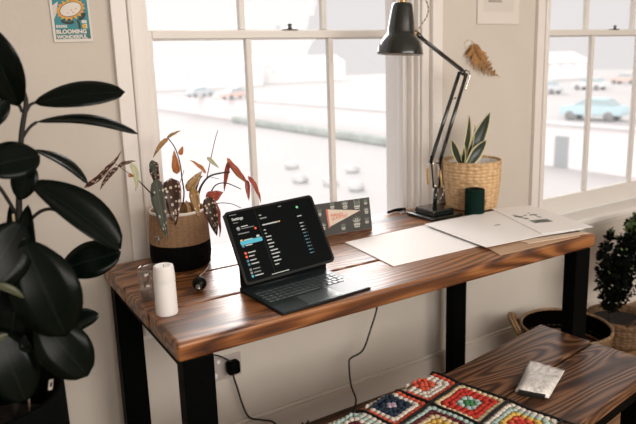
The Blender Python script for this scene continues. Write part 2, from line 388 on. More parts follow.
# ================================================================== CROCHET BLANKET
blk = thing('crochet_blanket', 'colourful crochet blanket of granny squares edged in black lying on the bench', 'blanket')
th = math.radians(14); cu_ = V((-math.cos(th), -math.sin(th), 0)); cv_ = V((math.sin(th), -math.cos(th), 0)); CB = V((1.186, -.678, .4515))
SQ = .148
def bl(a, b, h=0):
    edge = -.083 - .101 * a; z = 0; nn = V((0, 0, 1))
    aa = a; bb = b
    if b < edge:
        d = edge - b; R = .02; an = min(d / R, PI / 2); bb = edge - (R + h) * math.sin(an); z = -R * (1 - math.cos(an)) - max(0, d - R * PI / 2) + h * (math.cos(an) - 1)
    rip = .0015 * math.sin(a * 38 + b * 17) + .0015 * math.sin(b * 44 - a * 13)
    wob = .004 * math.sin(b * 30 + 1) * max(0, 1 - a / .06)
    return CB + cu_ * (aa + wob) + cv_ * bb + V((0, 0, z + h + .004 + abs(rip)))
YC = dict(r=(.55, .035, .022), c=(.68, .10, .05), w=(.72, .66, .58), n=(.012, .03, .06), l=(.50, .38, .48), g=(.05, .22, .08), m=(.42, .56, .52), y=(.70, .46, .10), e=(.68, .54, .34), b=(.12, .012, .02), k=(.004, .004, .004), o=(.20, .13, .05), p=(.65, .25, .30))
YM = {k: mat('yarn_' + {'r': 'red', 'c': 'coral', 'w': 'white', 'n': 'navy', 'l': 'lilac', 'g': 'green', 'm': 'mint', 'y': 'yellow', 'e': 'cream', 'b': 'burgundy', 'k': 'black', 'o': 'olive', 'p': 'pink'}[k], v, .95, bump=.5, bs=400) for k, v in YC.items()}
keys = list(YM); sqs = {(0, 0): 'ccwwc', (1, 0): 'lnnwc', (2, 0): 'bbwmw', (0, 1): 'gmrre', (1, 1): 'yyebm', (2, 1): 'rwnyc', (0, 2): 'rcymw', (1, 2): 'wgbrw', (0, 3): 'nyewr', (3, 0): 'gycwn'}
ico = bmesh.new(); bmesh.ops.create_icosphere(ico, subdivisions=1, radius=1); IV = [v.co.copy() for v in ico.verts]; IF = [[v.index for v in f.verts] for f in ico.faces]; ico.free()
def puff(bm, c, ex, ey, ez, mi):
    vs = [bm.verts.new(c + ex * p.x + ey * p.y + ez * p.z) for p in IV]
    for f in IF:
        q = bm.faces.new([vs[i] for i in f]); q.material_index = mi; q.smooth = True
for i in range(5):
    for j in range(4):
        pat = sqs.get((i, j)) or ''.join(random.choice('rcwnlgmyeb') for _ in range(4)) + random.choice('wecr')
        bm = bmesh.new(); N = 10
        grid = [[bm.verts.new(bl((i + p / N) * SQ, (j - 1 + q / N) * SQ, 0)) for q in range(N + 1)] for p in range(N + 1)]
        for p in range(N):
            for q in range(N):
                f = bm.faces.new((grid[p][q], grid[p + 1][q], grid[p + 1][q + 1], grid[p][q + 1])); rr_ = max(abs((p + .5) / N - .5), abs((q + .5) / N - .5)) * 2; f.material_index = keys.index(pat[min(4, int(rr_ * 5))] if (p + q) % 5 else 'o')
        ca, cb = (i + .5) * SQ, (j - .5) * SQ
        for k in range(5):
            r = (.10 + .19 * k) * SQ / 2; mi = keys.index(pat[k]); cnt = max(1, 2 * k)
            for side in range(4):
                for s in range(cnt):
                    u = -1 + 2 * (s + .5) / cnt if k else 0
                    x, y = [(u, -1), (1, u), (-u, 1), (-1, -u)][side]; x *= r; y *= r
                    x += random.uniform(-1, 1) * .0007; y += random.uniform(-1, 1) * .0007
                    c = bl(ca + x, cb + y, .0022); along = (cu_ if side in (0, 2) else cv_)
                    if (j == 0 and cb + y < -.083 - .101 * (ca + x)): up = cv_ * -1
                    else: up = V((0, 0, 1))
                    oth = along.cross(up)
                    if k == 4 and mi == keys.index('c') and random.random() < .06: mi2 = keys.index('r')
                    else: mi2 = mi
                    puff(bm, c, along * (.0104 if k else .009) * random.uniform(.9, 1.1), oth * .0095, up * random.uniform(.0036, .0048), mi2)
        bmo('granny_square', bm, [YM[q] for q in keys], blk)
bm = bmesh.new()
for i in range(6):
    addtube(bm, [bl(i * SQ, b * SQ / 8, .005) for b in range(-8, 25)], .0042, 6, False)
for j in range(5):
    addtube(bm, [bl(a * SQ / 8, (j - 1) * SQ, .005) for a in range(0, 41)], .0042, 6, False)
bmo('edging', bm, YM['k'], blk)
set_base(blk, CB)
# ================================================================== ZIP BAG
PLAST = mat('clear_plastic', (.78, .76, .74), .2, bump=.8, bs=50, var=.18, coat=.6)
bag = thing('plastic_bag', 'small clear plastic packet with white paper inside on the bench', 'bag')
c4 = [at(515, 392, Z=.455), at(549, 399, Z=.455), at(565, 371, Z=.455), at(530, 361, Z=.455)]
bm = bmesh.new(); N = 14; G = []
for i in range(N + 1):
    row = []
    for j in range(N + 1):
        s, t = i / N, j / N; p = (c4[0] * (1 - s) + c4[1] * s) * (1 - t) + (c4[3] * (1 - s) + c4[2] * s) * t
        h = .002 + .012 * (max(0, 1 - (t / .72) ** 4) if t < .72 else 0) * min(1, 6 * min(s, 1 - s)) * min(1, t * 14) + .003 * noise.noise(p * 90) * (1 if t > .05 else 0) + .002 * abs(noise.noise(p * 180))
        row.append(bm.verts.new(p + V((0, 0, max(h, .0015)))))
    G.append(row)
for i in range(N):
    for j in range(N): bm.faces.new((G[i][j], G[i + 1][j], G[i + 1][j + 1], G[i][j + 1])).smooth = True
bo = bmo('plastic_sleeve', bm, PLAST, bag); md = bo.modifiers.new('t', 'SOLIDIFY'); md.thickness = .001
def q4(s, t, z): p = (c4[0] * (1 - s) + c4[1] * s) * (1 - t) + (c4[3] * (1 - s) + c4[2] * s) * t; return V((p.x, p.y, z))
plate('paper_insert', [q4(.10, -.02, .4515), q4(.88, -.02, .4515), q4(.88, .1, .4515), q4(.10, .1, .4515)], .011, mat('dark_card', (.012, .011, .010), .6), bag)
set_base(bag, q4(.5, .5, .45))
# ================================================================== TABLET WITH KEYBOARD
lap = thing('tablet_computer', 'black tablet showing a dark settings screen, mounted on a keyboard case', 'tablet')
K0 = V((.652, -.631, T)); kx = V((.997, .073, 0)).normalized(); ky = V((-kx.y, kx.x, 0)); kz = V((0, 0, 1)); KW, KD = .276, .208
KM = frame(K0, kx, ky, kz)
CASE = mat('case_black', (.004, .005, .006), .5, bump=.1, bs=500, spec=.2); DECK = mat('keyboard_deck', (.022, .036, .038), .33, bump=.05, bs=500, spec=.5); KEYM = mat('key_caps', (.06, .08, .085), .30, spec=1)
bm = bmesh.new(); addbox(bm, (0, 0, 0), (KW, KD, .006), .002); bm.transform(KM); bmo('keyboard_base', bm, CASE, lap)
bm = bmesh.new(); addbox(bm, (.003, .003, .006), (KW - .003, KD - .003, .0068)); bm.transform(KM); bmo('keyboard_deck', bm, DECK, lap)
kmesh = bpy.data.meshes.new('key'); bm = bmesh.new(); addbox(bm, (0, 0, 0), (.0152, .0145, .0016), .0012); bm.to_mesh(kmesh); bm.free(); kmesh.materials.append(KEYM)
for r in range(5):
    n = 14
    if r == 0: cells = [(0, 1), (1, 1), (2, 1), (3, 1.2), (4.2, 5), (9.2, 1.2), (10.4, 1), (11.4, 1), (12.4, 1)]
    else: cells = [(c, 1) for c in range(14)]
    for c, w in cells:
        k = bpy.data.objects.new('key', kmesh); COL.objects.link(k); k.parent = lap
        k.matrix_world = KM @ Matrix.Translation((.014 + c * .0178, .082 + r * .0172, .0068)) @ Matrix.Diagonal((w + (w - 1) * .12, 1, 1, 1))
bm = bmesh.new(); addbox(bm, (.082, .008, .0068), (.186, .070, .0075), .0005); bm.transform(KM); bmo('trackpad', bm, mat('trackpad', (.09, .115, .12), .22, spec=.9), lap)
# tablet plane
BLc = V((.622, -.497, .822)); tx = V((.271, .008, .010)).normalized(); tbk = V((-tx.y, tx.x, 0)); tt = math.radians(34)
ty = (V((0, 0, math.cos(tt))) + tbk * math.sin(tt)).normalized(); tz = tx.cross(ty); TM = frame(BLc, tx, ty, tz); TW, TH = .275, .203
def rrect(w, h, r, n=6, x0=0, y0=0):
    out = []
    for cx, cy, a0 in ((w - r, r, -PI / 2), (w - r, h - r, 0), (r, h - r, PI / 2), (r, r, PI)):
        for i in range(n + 1): a = a0 + PI / 2 * i / n; out.append((x0 + cx + r * math.cos(a), y0 + cy + r * math.sin(a)))
    return out
bm = bmesh.new(); addpoly(bm, TM, rrect(TW, TH, .012), -.0065, h=.0065); tb = bmo('tablet_body', bm, mat('tablet_black', (.005, .006, .006), .35, spec=.4), lap)
bm = bmesh.new(); addpoly(bm, TM, rrect(TW - .012, TH - .012, .007, 6, .006, .006), 0, h=.0004)
sc = bmo('screen', bm, mat('dark_screen', (.002, .003, .003), .5, spec=.05, emis=(.4, .55, .55), es=.003), lap)
EM = [mat('ui_' + nme, c, .5, emis=c, es=.30) for nme, c in (('white', (.45, .47, .46)), ('grey', (.20, .22, .22)), ('cyan', (.06, .36, .48)), ('orange', (.85, .42, .14)), ('red', (.75, .10, .05)), ('blue', (.07, .20, .28)), ('green', (.14, .60, .25)), ('dim', (.016, .02, .02)))]
bm = bmesh.new(); z = .0006
def ui(x, y, w, h, c): addpoly(bm, TM, rect(x, TH - y - h, x + w, TH - y), z, c, h=.0002)
ui(.088, .010, .0006, .182, 7)
ui(.014, .011, .020, .0016, 1)
ui(.018, .034, .014, .0016, 1)
addpoly(bm, TM, ell(.027, TH - .052, .0055, .0055), z, 1); addpoly(bm, TM, ell(.027, TH - .0507, .002, .002), z + .0003, 0)
ui(.036, .047, .020, .0024, 0); ui(.036, .053, .036, .0018, 1); addpoly(bm, TM, ell(.075, TH - .0605, .0032, .0032), z, 4)
ui(.022, .0655, .032, .0026, 1)
ys = [(.083, 3, .026), (.098, 5, .02), (.118, 4, .022), (.128, 4, .016), (.139, 5, .018), (.149, 5, .022), (.163, 1, .02), (.172, 1, .02), (.181, 2, .024)]
for yy, c, w in ys:
    addpoly(bm, TM, rrect(.0062, .0062, .0015, 3, .022, TH - yy - .0062), z, c); ui(.032, yy + .0018, w, .0026, 0 if c != 1 else 1)
addpoly(bm, TM, rrect(.064, .0115, .003, 4, .020, TH - .0985), z + .0003, 2)
addpoly(bm, TM, rrect(.009, .0055, .002, 4, .070, TH - .0855), z + .0002, 0)
uo = bmo('settings_sidebar', bm, EM, lap); uo.parent = sc; bm = bmesh.new()
ui(.096, .027, .007, .0024, 0); ui(.096, .036, .020, .0034, 1); ui(.160, .014, .010, .0024, 1); ui(.097, .055, .048, .0032, 0); addpoly(bm, TM, ell(.149, TH - .0565, .0022, .0022), z, 3)
addpoly(bm, TM, ell(.216, TH - .028, .0036, .0036), z, 6); addpoly(bm, TM, ell(.216, TH - .028, .0018, .0018), z + .0003, 0); ui(.207, .053, .014, .0026, 0)
uo = bmo('settings_header', bm, EM, lap); uo.parent = sc; bm = bmesh.new()
for k in range(10):
    yy = .070 + .0098 * k; ui(.207, yy + .004, .009, .0022, 0 if k < 3 else 5); ui(.219, yy + .004, .0016, .0022, 1)
uo = bmo('settings_values', bm, EM, lap); uo.parent = sc; bm = bmesh.new()
for k in range(12):
    yy = .070 + .0098 * k; w = [.006, .006, .016, .014, .018, .013, .022, .025, .019, .022, .012, .0][k]
    if w: ui(.096, yy, w, .0028, 0)
ui(.078, .1915, .052, .0018, 0)
for q in EM: pass
uo = bmo('settings_list', bm, EM, lap); uo.parent = sc
t_ = mesh_text('screen_text', 'Settings', .0105, TM @ Matrix.Translation((.017, TH - .0275, z)), EM[0], sc, .0001, bold=.0003)
# case back panel and hinge
mid = BLc + ty * .062 + tx * 0 - tz * .008
hb = K0 + ky * (KD - .004) + V((0, 0, .008))
bm = bmesh.new()
def slab(bm, a, b, c, d, th, ref):
    nrm = (b - a).cross(d - a).normalized() * th
    vs = [bm.verts.new(p) for p in (a, b, c, d)] + [bm.verts.new(p + nrm) for p in (a, b, c, d)]
    for q in ((3, 2, 1, 0), (4, 5, 6, 7), (0, 1, 5, 4), (1, 2, 6, 5), (2, 3, 7, 6), (3, 0, 4, 7)): bm.faces.new([vs[i] for i in q])
pa = BLc - tz * .0072 + ty * .05; 
slab(bm, pa, pa + tx * TW, pa + tx * TW + ty * .148, pa + ty * .148, -.003, None)
bmo('case_back', bm, CASE, lap)
bm = bmesh.new(); pb = BLc - tz * .0072 + ty * .055
slab(bm, hb, hb + kx * KW, pb + tx * TW, pb, .004, None); addtube(bm, [hb + V((0, 0, -.001)) - kx * .0, hb + kx * KW + V((0, 0, -.001))], .007, 12, False)
bmo('case_hinge', bm, CASE, lap)
set_base(lap, K0)
# ================================================================== POSTCARD
card = thing('greeting_card', 'dark grey card with potted plant drawings and an orange pennant, leaning up behind the tablet', 'card')
c0 = V((1.055, -.091, T + .0005)); c1 = V((1.297, -.117, T + .0005)); cxv = (c1 - c0).normalized(); cb_ = V((-cxv.y, cxv.x, 0)); ca_ = math.radians(10)
cyv = V((0, 0, math.cos(ca_))) + cb_ * math.sin(ca_); czv = cxv.cross(cyv); CMx = frame(c0, cxv, cyv, czv); CWd = (c1 - c0).length; CH = .112
cm = [mat('card_grey', (.034, .032, .028), .6, var=.08, vs=40), mat('card_white', (.48, .47, .42), .6), mat('card_green', (.11, .15, .12), .6), mat('card_pennant', (.66, .56, .47), .6), mat('card_orange', (.62, .16, .08), .6), mat('card_stock', (.68, .64, .58), .7)]
bm = bmesh.new(); addpoly(bm, CMx, rect(0, 0, CWd, CH), -.0015, 5, h=.0015); addpoly(bm, CMx, rect(.0, .0, CWd - .0008, CH), 0, 0)
cface = bmo('card_stock', bm, cm, card)
bm = bmesh.new(); z = .0004
px0 = .075
addpoly(bm, CMx, [(px0, .095 - .006), (px0, .028), (px0 + .127, .070)], z, 3)
addpoly(bm, CMx, [(px0 - .008, .096 - .006), (px0 - .004, .024), (px0 + .002, .026), (px0, .090)], z, 4)
def cpot(x, y, s, kind):
    addpoly(bm, CMx, [(x - .011 * s, y + .012 * s), (x - .008 * s, y), (x + .008 * s, y), (x + .011 * s, y + .012 * s)], z, 1)
    addpoly(bm, CMx, rect(x - .007 * s, y + .004 * s, x + .007 * s, y + .006 * s), z + .0003, 0)
    for k in range(7):
        a = PI / 2 + (k - 3) * .32; L = .018 * s * (1 + .3 * (k % 2))
        ex, ey = math.cos(a), math.sin(a)
        addpoly(bm, CMx, [(x + ex * .003, y + .013 * s), (x + ex * L * .5 - ey * .002 * s, y + .013 * s + ey * L * .5 + ex * .002), (x + ex * L, y + .013 * s + ey * L), (x + ex * L * .5 + ey * .002 * s, y + .013 * s + ey * L * .5 - ex * .002)], z, 2 if k % 2 else (1 if kind else 2))
for a in ((.093, .089, .75, 0), (.143, .083, .9, 1), (.190, .076, 1.05, 0), (.183, .012, 1.2, 1), (.128, .010, .75, 0), (.226, .055, .7, 1), (.224, .020, .7, 0), (.05, .02, .8, 1), (.04, .07, .8, 0), (.226, .088, .6, 0)): cpot(*a)
for x in (.180, .200): addpoly(bm, CMx, rect(x, .088, x + .0012, .111), z, 1)
bmo('plant_drawings', bm, cm, card)
mesh_text('lettering', 'HAND', .0165, CMx @ Matrix.Translation((px0 + .008, .061, z + .0005)) @ Matrix.Rotation(-.02, 4, 'Z'), cm[4], card, .0002, bold=.0004)
mesh_text('lettering', 'IN POCKET', .0125, CMx @ Matrix.Translation((px0 + .012, .048, z + .0005)) @ Matrix.Rotation(.13, 4, 'Z'), cm[4], card, .0002, bold=.0003)
set_base(card, c0)
# ================================================================== PAPERS
PAP = mat('white_paper', (.88, .86, .855), .65, var=.015, vs=3)
PAP2 = mat('drawing_paper', (.88, .865, .86), .6, var=.015, vs=5)
def quadsheet(name, q, h, m, label, z, cat='paper', group=None):
    return tag(plate(name, [(x, y, z) for x, y in q], h, m), label, cat, group)
quadsheet('paper_sheet', [(1.114, -.212), (1.088, -.500), (1.512, -.506), (1.512, -.205)], .0022, PAP, 'large blank white sheet lying flat in the middle of the desk', T + .0006)
kraft = mat('kraft_card', (.42, .27, .17), .7, var=.06)
quadsheet('cardboard_sheet', [(1.52, -.26), (1.408, -.613), (1.765, -.628), (1.80, -.27)], .003, kraft, 'brown cardboard sheet at the bottom of the paper stack, its edge showing in front', T + .0006, 'cardboard')
quadsheet('envelope', [(1.56, -.30), (1.56, -.588), (1.812, -.628), (1.815, -.30)], .0025, mat('envelope_paper', (.60, .46, .34), .7), 'thin tan envelope just above the cardboard in the paper stack', T + .0040, 'envelope')
quadsheet('notebook', [(1.60, -.28), (1.575, -.555), (1.80, -.602), (1.80, -.28)], .0022, mat('notebook_dark', (.03, .025, .022), .6), 'thin dark notebook between the envelope and the white sheets', T + .0068, 'notebook')
s2 = quadsheet('paper_sheet', [(1.452, -.218), (1.415, -.548), (1.64, -.566), (1.83, -.598), (1.80, -.23)], .0015, PAP2, 'white sheet with one tiny printed mark, its pointed corner beside the lamp base', T + .0095)
prn = thing('printed_sheet', 'white sheet printed with grey drawings, topmost at the right end of the desk', 'paper')
pc = [(1.803, -.206), (1.665, -.556), (1.868, -.604), (1.968, -.266)]
plate('paper', [(x, y, T + .0115) for x, y in pc], .0012, PAP, prn)
GI = [mat('print_ink', (.06, .07, .065), .7), mat('print_ink_pale', (.20, .22, .20), .7)]
zt = T + .0127
bm = bmesh.new(); I = Matrix.Identity(4)
def ink(px, py, w, h, rot=0, mi=0, n=10):
    p = at(px, py, Z=zt); addpoly(bm, Matrix.Translation(p), ell(0, 0, w, h, n, rot), 0, mi, .0003)
for a in ((516.5, 216.3, .012, .008, .4, 0), (520.5, 217, .011, .010, 1, 0), (514, 215.2, .008, .005, 0, 1), (525, 215.4, .010, .004, .2, 0), (526, 218.5, .009, .012, .1, 1), (532, 214.8, .014, .005, .1, 0), (535.5, 215, .010, .006, .3, 0), (528.5, 213.2, .006, .004, 0, 1), (539, 217, .006, .012, 0, 1)): ink(*a)
p = at(541, 221, Z=zt)
addpoly(bm, Matrix.Translation(p) @ Matrix.Rotation(-.35, 4, 'Z'), rect(-.036, -.020, .036, .020), 0, 1, .0003)
for k in range(5): addpoly(bm, Matrix.Translation(p) @ Matrix.Rotation(-.35, 4, 'Z'), rect(-.03 + .004 * k, -.015 + k * .0065, .03 - .003 * k, -.012 + k * .0065), .0003, 0, .0003)
bmo('printed_drawings', bm, GI, prn); set_base(prn, (1.82, -.4, T + .0115))
bm = bmesh.new(); p = at(497.5, 225, Z=T + .011); addpoly(bm, Matrix.Translation(p), ell(0, 0, .013, .004, 8, -.3), 0, 0, .0003); mk = bmo('printed_mark', bm, GI, s2)
# ================================================================== ANGLEPOISE STYLE LAMP
lamp = thing('desk_lamp', 'black articulated spring-arm desk lamp with a glossy bell shade and square stepped base', 'lamp')
LB = mat('lamp_gloss_black', (.008, .011, .010), .14, coat=.5, spec=.5); CHR = mat('lamp_chrome', (.72, .68, .62), .25, 1); BRS = mat('lamp_brass', (.50, .34, .16), .4, .8); STL = mat('lamp_bar', (.006, .009, .010), .16, coat=.5, spec=.6)
bm = bmesh.new(); addbox(bm, (1.517, -.19, T + .0015), (1.668, -.04, T + .013), .003); addbox(bm, (1.540, -.168, T + .013), (1.645, -.063, T + .034), .004, 3); bmo('base', bm, LB, lamp)
LY = -.105
def L(x, y, dy=0): return at(x, y, Y=LY + dy)
P0 = L(434.5, 204); P1 = L(436, 187); piv = L(434.5, 163)
bm = bmesh.new(); addtube(bm, [V((P0.x, LY, T + .03)), P1], .0085, 16, False); bmo('post', bm, LB, lamp)
bm = bmesh.new(); addtube(bm, [L(436, 196), L(436, 187)], .0085, 16, False); addtube(bm, [L(433, 187), L(432, 160)], .0028, 8, False); addtube(bm, [L(438.5, 187), L(438.5, 160)], .0028, 8, False); addtube(bm, [L(428, 164), L(441, 163)], .004, 8, False); addtube(bm, [L(433, 186), L(440, 185.5)], .003, 8, False)
bmo('bracket', bm, CHR, lamp)
for dx, c in ((0, 'a'), (1, 'b')):
    for dy in (-.012, .012) if dx else (0,):
        pass
elbow = L(463, 71.5)
for (a, b) in (((430, 164), (459.5, 72)), ((439, 164), (466.5, 73.5))):
    bm = bmesh.new(); addtube(bm, [L(*a), L(*b)], .0072, 12, False); bmo('lower_arm', bm, STL, lamp)
bm = bmesh.new(); addtube(bm, [L(450, 99), L(456, 98)], .003, 8, False); bmo('arm_link', bm, CHR, lamp)
for (a, b) in (((428.5, 184), (427.5, 169)), ((441.5, 187), (440.0, 170))):
    bm = bmesh.new(); pa_, pb_ = L(*a, -.012), L(*b, -.012); n = 14
    addtube(bm, [pa_, pb_], .0050, 10, False)
    for k in range(n):
        c = pa_.lerp(pb_, k / (n - 1)); addlathe(bm, [(.0048, -.0014), (.0064, 0), (.0048, .0014)], c, 10, (pb_ - pa_))
    bmo('spring', bm, BRS, lamp)
for (a, b) in (((433.5, 188), (431, 156)), ((439, 188), (441, 156))):
    tube('tension_rod', [L(*a, -.01), L(*b, -.01)], .003, BLK, lamp, 8, False)
# elbow plates
bm = bmesh.new()
for dy in (-.012, .010): addlathe(bm, [(.0, 0), (.012, 0), (.012, .003), (0, .003)], L(463.5, 72.5, dy), 16, (0, 1, 0))
bmo('elbow_joint', bm, LB, lamp)
bm = bmesh.new(); addtube(bm, [L(464, 69), L(469, 72), L(469.5, 77), L(467, 84), L(465, 90)], .003, 8); addtube(bm, [L(461, 69.5), L(470, 71.5)], .002, 6, False); bmo('elbow_spring', bm, CHR, lamp)
tube('upper_arm', [L(417, 34.5), L(464.5, 71.5)], .0062, STL, lamp, 12, False)
tube('upper_arm', [L(420, 38.5, .008), L(461, 71, .008)], .0035, STL, lamp, 10, False)
bm = bmesh.new(); addtube(bm, [L(416, 33), L(425, 41)], .0105, 12, False, r2=.006); bmo('arm_socket', bm, LB, lamp)
bm = bmesh.new(); addtube(bm, [L(408, 22, -.035), L(412, 27, -.02), L(418, 33, -.004)], .0035, 8); addlathe(bm, [(0, -.004), (.008, -.004), (.008, .004), (0, .004)], L(408, 22, -.036), 14, (0, 1, 0)); addlathe(bm, [(0, -.007), (.009, -.007), (.009, .007), (0, .007)], L(415.5, 33), 14, (0, 1, 0)); bmo('shade_bracket', bm, BRS, lamp)
sh0 = L(400, 54.5); sh1 = L(402.5, 3.0); axs = (sh1 - sh0).normalized(); H = (sh1 - sh0).length
s_ = (L(420.5, 55) - L(378.5, 54)).length / 2 * .86
pr = [(1.0, 0), (1.0, .02), (.985, .06), (.95, .14), (.88, .23), (.78, .31), (.66, .375), (.60, .41), (.585, .45), (.555, .60), (.50, .78), (.445, .93), (.42, .985), (.36, 1.0)]
prof = [(a * s_, b * H) for a, b in pr]; inn = [((a - .025) * s_, max(.001, b * H - .002)) for a, b in pr[::-1]]
lathe('lamp_shade', prof + inn + [prof[0]], sh0, LB, lamp, 48, axs)
lathe('shade_lining', [((a - .035) * s_, b * H + .001) for a, b in pr[:-1]], sh0, mat('shade_white_lining', (.75, .73, .70), .4), lamp, 48, axs)
lathe('shade_cap', [(.013, 0), (.013, .03), (.010, .034), (.0, .034)], sh0 + axs * H, BRS, lamp, 20, axs)
lathe('bulb', [(0, 0), (.014, .006), (.022, .02), (.024, .032), (.018, .05), (.012, .065), (.012, .09)], sh0 + axs * .03, mat('bulb_white', (.8, .79, .76), .3), lamp, 20, axs)
BRD = braidmat('braided_black_white', (.01, .01, .01), (.62, .58, .54), (1, 90))
tube('shade_cable', [sh0 + axs * (H + .034), L(408, -16), L(421, -8), L(428, 6), L(427, 16), L(422, 24), L(417, 31, .004)], .0024, BRD, lamp, 8)
pcrd = [V((1.53, -.04, T + .006)), V((1.50, -.012, T + .004)), at(430, 206.5, Z=T + .004), at(418, 209, Z=T + .004), at(405, 208.7, Z=T + .004)]
tube('power_cable', [V((1.60, -.045, T + .006)), V((1.585, -.015, T + .004)), V((1.54, -.012, T + .004)), V((1.50, -.02, T + .004)), at(405, 209.5, Z=T + .006)], .0024, BRD, lamp, 8)
tube('cable_connector', [at(405, 209.5, Z=T + .007), at(396, 210, Z=T + .009), at(388, 212.5, Z=T + .008)], .0075, BLK, lamp, 10, r2=.005)
tube('post_cable', [L(437, 203), L(442, 196, -.01), L(444, 188, -.01), L(441, 183, -.01)], .002, BRD, lamp, 6)
set_base(lamp, (1.592, -.115, T))
# ================================================================== SNAKE PLANT IN BASKET
sn = thing('snake_plant', 'small snake plant with cream-edged leaves in a woven straw basket pot', 'plant')
SG = weavemat('seagrass', (.36, .21, .09), (.78, .54, .31), (.62, .38, .19), 26, 26, 1.0)
BC = V((1.815, -.088, T + .001)); rb, rt, bh = .098, .112, .186
pf = [(0, 0), (rb - .01, 0)]
for k in range(14):
    z0 = bh * k / 14; z1 = bh * (k + 1) / 14
    for f_, e in ((.15, .0), (.5, .0028), (.85, 0)):
        zz = z0 + (z1 - z0) * f_; pf.append((rb + (rt - rb) * min(1, zz / bh * 1.5) + e, zz))
pf += [(rt + .004, bh + .002), (rt, bh + .006), (rt - .006, bh + .003), (rt - .010, bh - .02), (rt - .014, bh - .05)]
lathe('basket_pot', pf, BC, SG, sn, 56)
lathe('plastic_liner', [(rt - .012, bh - .045), (rt - .0115, bh - .002), (rt - .018, bh - .001), (rt - .03, bh - .03)], BC, PLAST, sn, 30)
lathe('soil', [(0, bh - .03), (.05, bh - .028), (rt - .013, bh - .03)], BC, mat('soil', (.03, .02, .014), .95, bump=1, bs=80), sn)
SNM = leafmat('snake_leaf', (.014, .028, .014), edge=(.62, .56, .30), edge_w=.80, band=(.012, .022, .014), rough=.35)
def pleaf(b, t, wpx, Yb, Yt, nrm, m, parent, name='leaf', **kw):
    B = at(*b, Y=Yb); Tt = at(*t, Y=Yt); dist = (B - CAM).dot(FW)
    return leaf(name, B, Tt, wpx * dist / F, nrm, m, parent, **kw)
for b, t, w, yb, yt, nr, cl in (((460.5, 163), (469, 115.5), 13, -.10, -.09, (.3, -1, .1), .03), ((468, 167), (490.3, 112), 17, -.10, -.12, (-.5, -1, .3), -.08), ((468, 166), (486.5, 140), 14, -.13, -.15, (-.2, -1, .5), -.10), ((460, 164), (451.5, 139.5), 9, -.12, -.13, (-.3, -1, 0), -.05), ((464, 166), (464, 144), 6, -.13, -.15, (.5, -1, .2), .05), ((466, 166), (475, 125), 8, -.08, -.08, (.8, -1, 0), .03)):
    pleaf(b, t, w, yb, yt, nr, SNM, sn, shape='blade', fold=.35, curl=cl, thick=.003)
set_base(sn, BC)
# ================================================================== TWINE SPOOL
sp = thing('thread_spool', 'dark green spool of thread standing in front of the straw basket', 'spool')
SC = V((1.716, -.203, T + .0015)); SC.z = T + .001
pf = [(0, 0), (.036, 0), (.037, .003)]
for k in range(20):
    zz = .004 + .094 * k / 20; pf += [(.0355, zz), (.0372, zz + .0024)]
pf += [(.036, .100), (.030, .102), (.012, .101), (.011, .085), (0, .085)]
lathe('thread', pf, SC, mat('green_thread', (.004, .020, .014), .85, spec=.1, bump=.4, bs=300, stretch=(1, 1, 8)), sp, 36)
lathe('core', [(.007, .0), (.007, .103), (.0105, .103), (.0105, .0)], SC, BLK, sp, 20)
tube('thread_end', [SC + V((.034, -.012, .06)), SC + V((.044, -.012, .052)), SC + V((.046, -.010, .035)), SC + V((.038, -.008, .03))], .0012, mat('thread_dark', (.01, .03, .024), .8), sp, 6)
set_base(sp, SC)
# ================================================================== BEGONIA
bg = thing('polka_dot_begonia', 'potted begonia with white-spotted leaves and red undersides, in a two-tone woven pot', 'plant')
PC = V((.594, -.095, T + .001)); ph = .172
WT_ = weavemat('pot_tan_weave', (.20, .11, .055), (.36, .22, .12), (.28, .165, .085), 30, 40, .5); WB_ = weavemat('pot_black_weave', (.002, .002, .002), (.005, .005, .005), (.003, .003, .003), 30, 40, .5); WB_.node_tree.nodes['Principled BSDF'].inputs['Specular IOR Level'].default_value = .05
lathe('pot_lower', [(0, 0), (.078, 0), (.087, .006), (.0915, .04), (.0895, .0775)], PC, WB_, bg, 48)
lathe('pot_upper', [(.0895, .0775), (.0875, .12), (.084, .165), (.084, ph), (.080, ph + .001), (.078, ph - .006), (.076, .11)], PC, WT_, bg, 48)
lathe('pot_rim', [(.0855, ph - .004), (.0855, ph + .0015), (.081, ph + .003), (.0795, ph - .002)], PC, mat('pale_liner', (.60, .55, .48), .6), bg, 48)
lathe('soil', [(0, .135), (.0775, .133)], PC, mat('soil_dark', (.006, .005, .004), .95, bump=1, bs=90), bg)
bm = bmesh.new(); addtube(bm, [at(155, 238, Y=-.178), at(162, 237, Y=-.18)], .003, 8, False); addtube(bm, [at(158.5, 236, Y=-.18), at(158.5, 244, Y=-.183)], .0022, 8, False); bmo('toggle', bm, mat('toggle_metal', (.3, .3, .3), .3, 1), bg)
BGD = leafmat('begonia_dark', (.045, .020, .013), spots=(.60, .50, .40), under=(.22, .03, .015), rough=.4, spot_scale=(4.2, 11), spot_r=.37, edge=(.25, .05, .03), edge_w=.9)
BGS = leafmat('begonia_silver', (.085, .095, .08), spots=(.50, .50, .45), under=(.25, .06, .03), rough=.3, spot_scale=(3.2, 10), spot_r=.26)
BGR = leafmat('begonia_red', (.30, .05, .03), spots=(.62, .36, .28), rough=.4, spot_scale=(3, 9), spot_r=.20)
BGO = leafmat('begonia_orange', (.42, .15, .045), spots=(.62, .42, .24), rough=.4, spot_scale=(3, 9), spot_r=.2)
BGG = leafmat('begonia_gold', (.30, .17, .06), spots=(.66, .52, .34), rough=.4, spot_scale=(3, 9), spot_r=.28)
BGP = leafmat('begonia_pale', (.42, .42, .26), rough=.5)
STM = mat('begonia_stem', (.028, .018, .014), .6, var=.3, vs=40); STR = mat('begonia_red_stem', (.20, .03, .022), .5)
def pt(x, y, Y): return at(x, y, Y=Y)
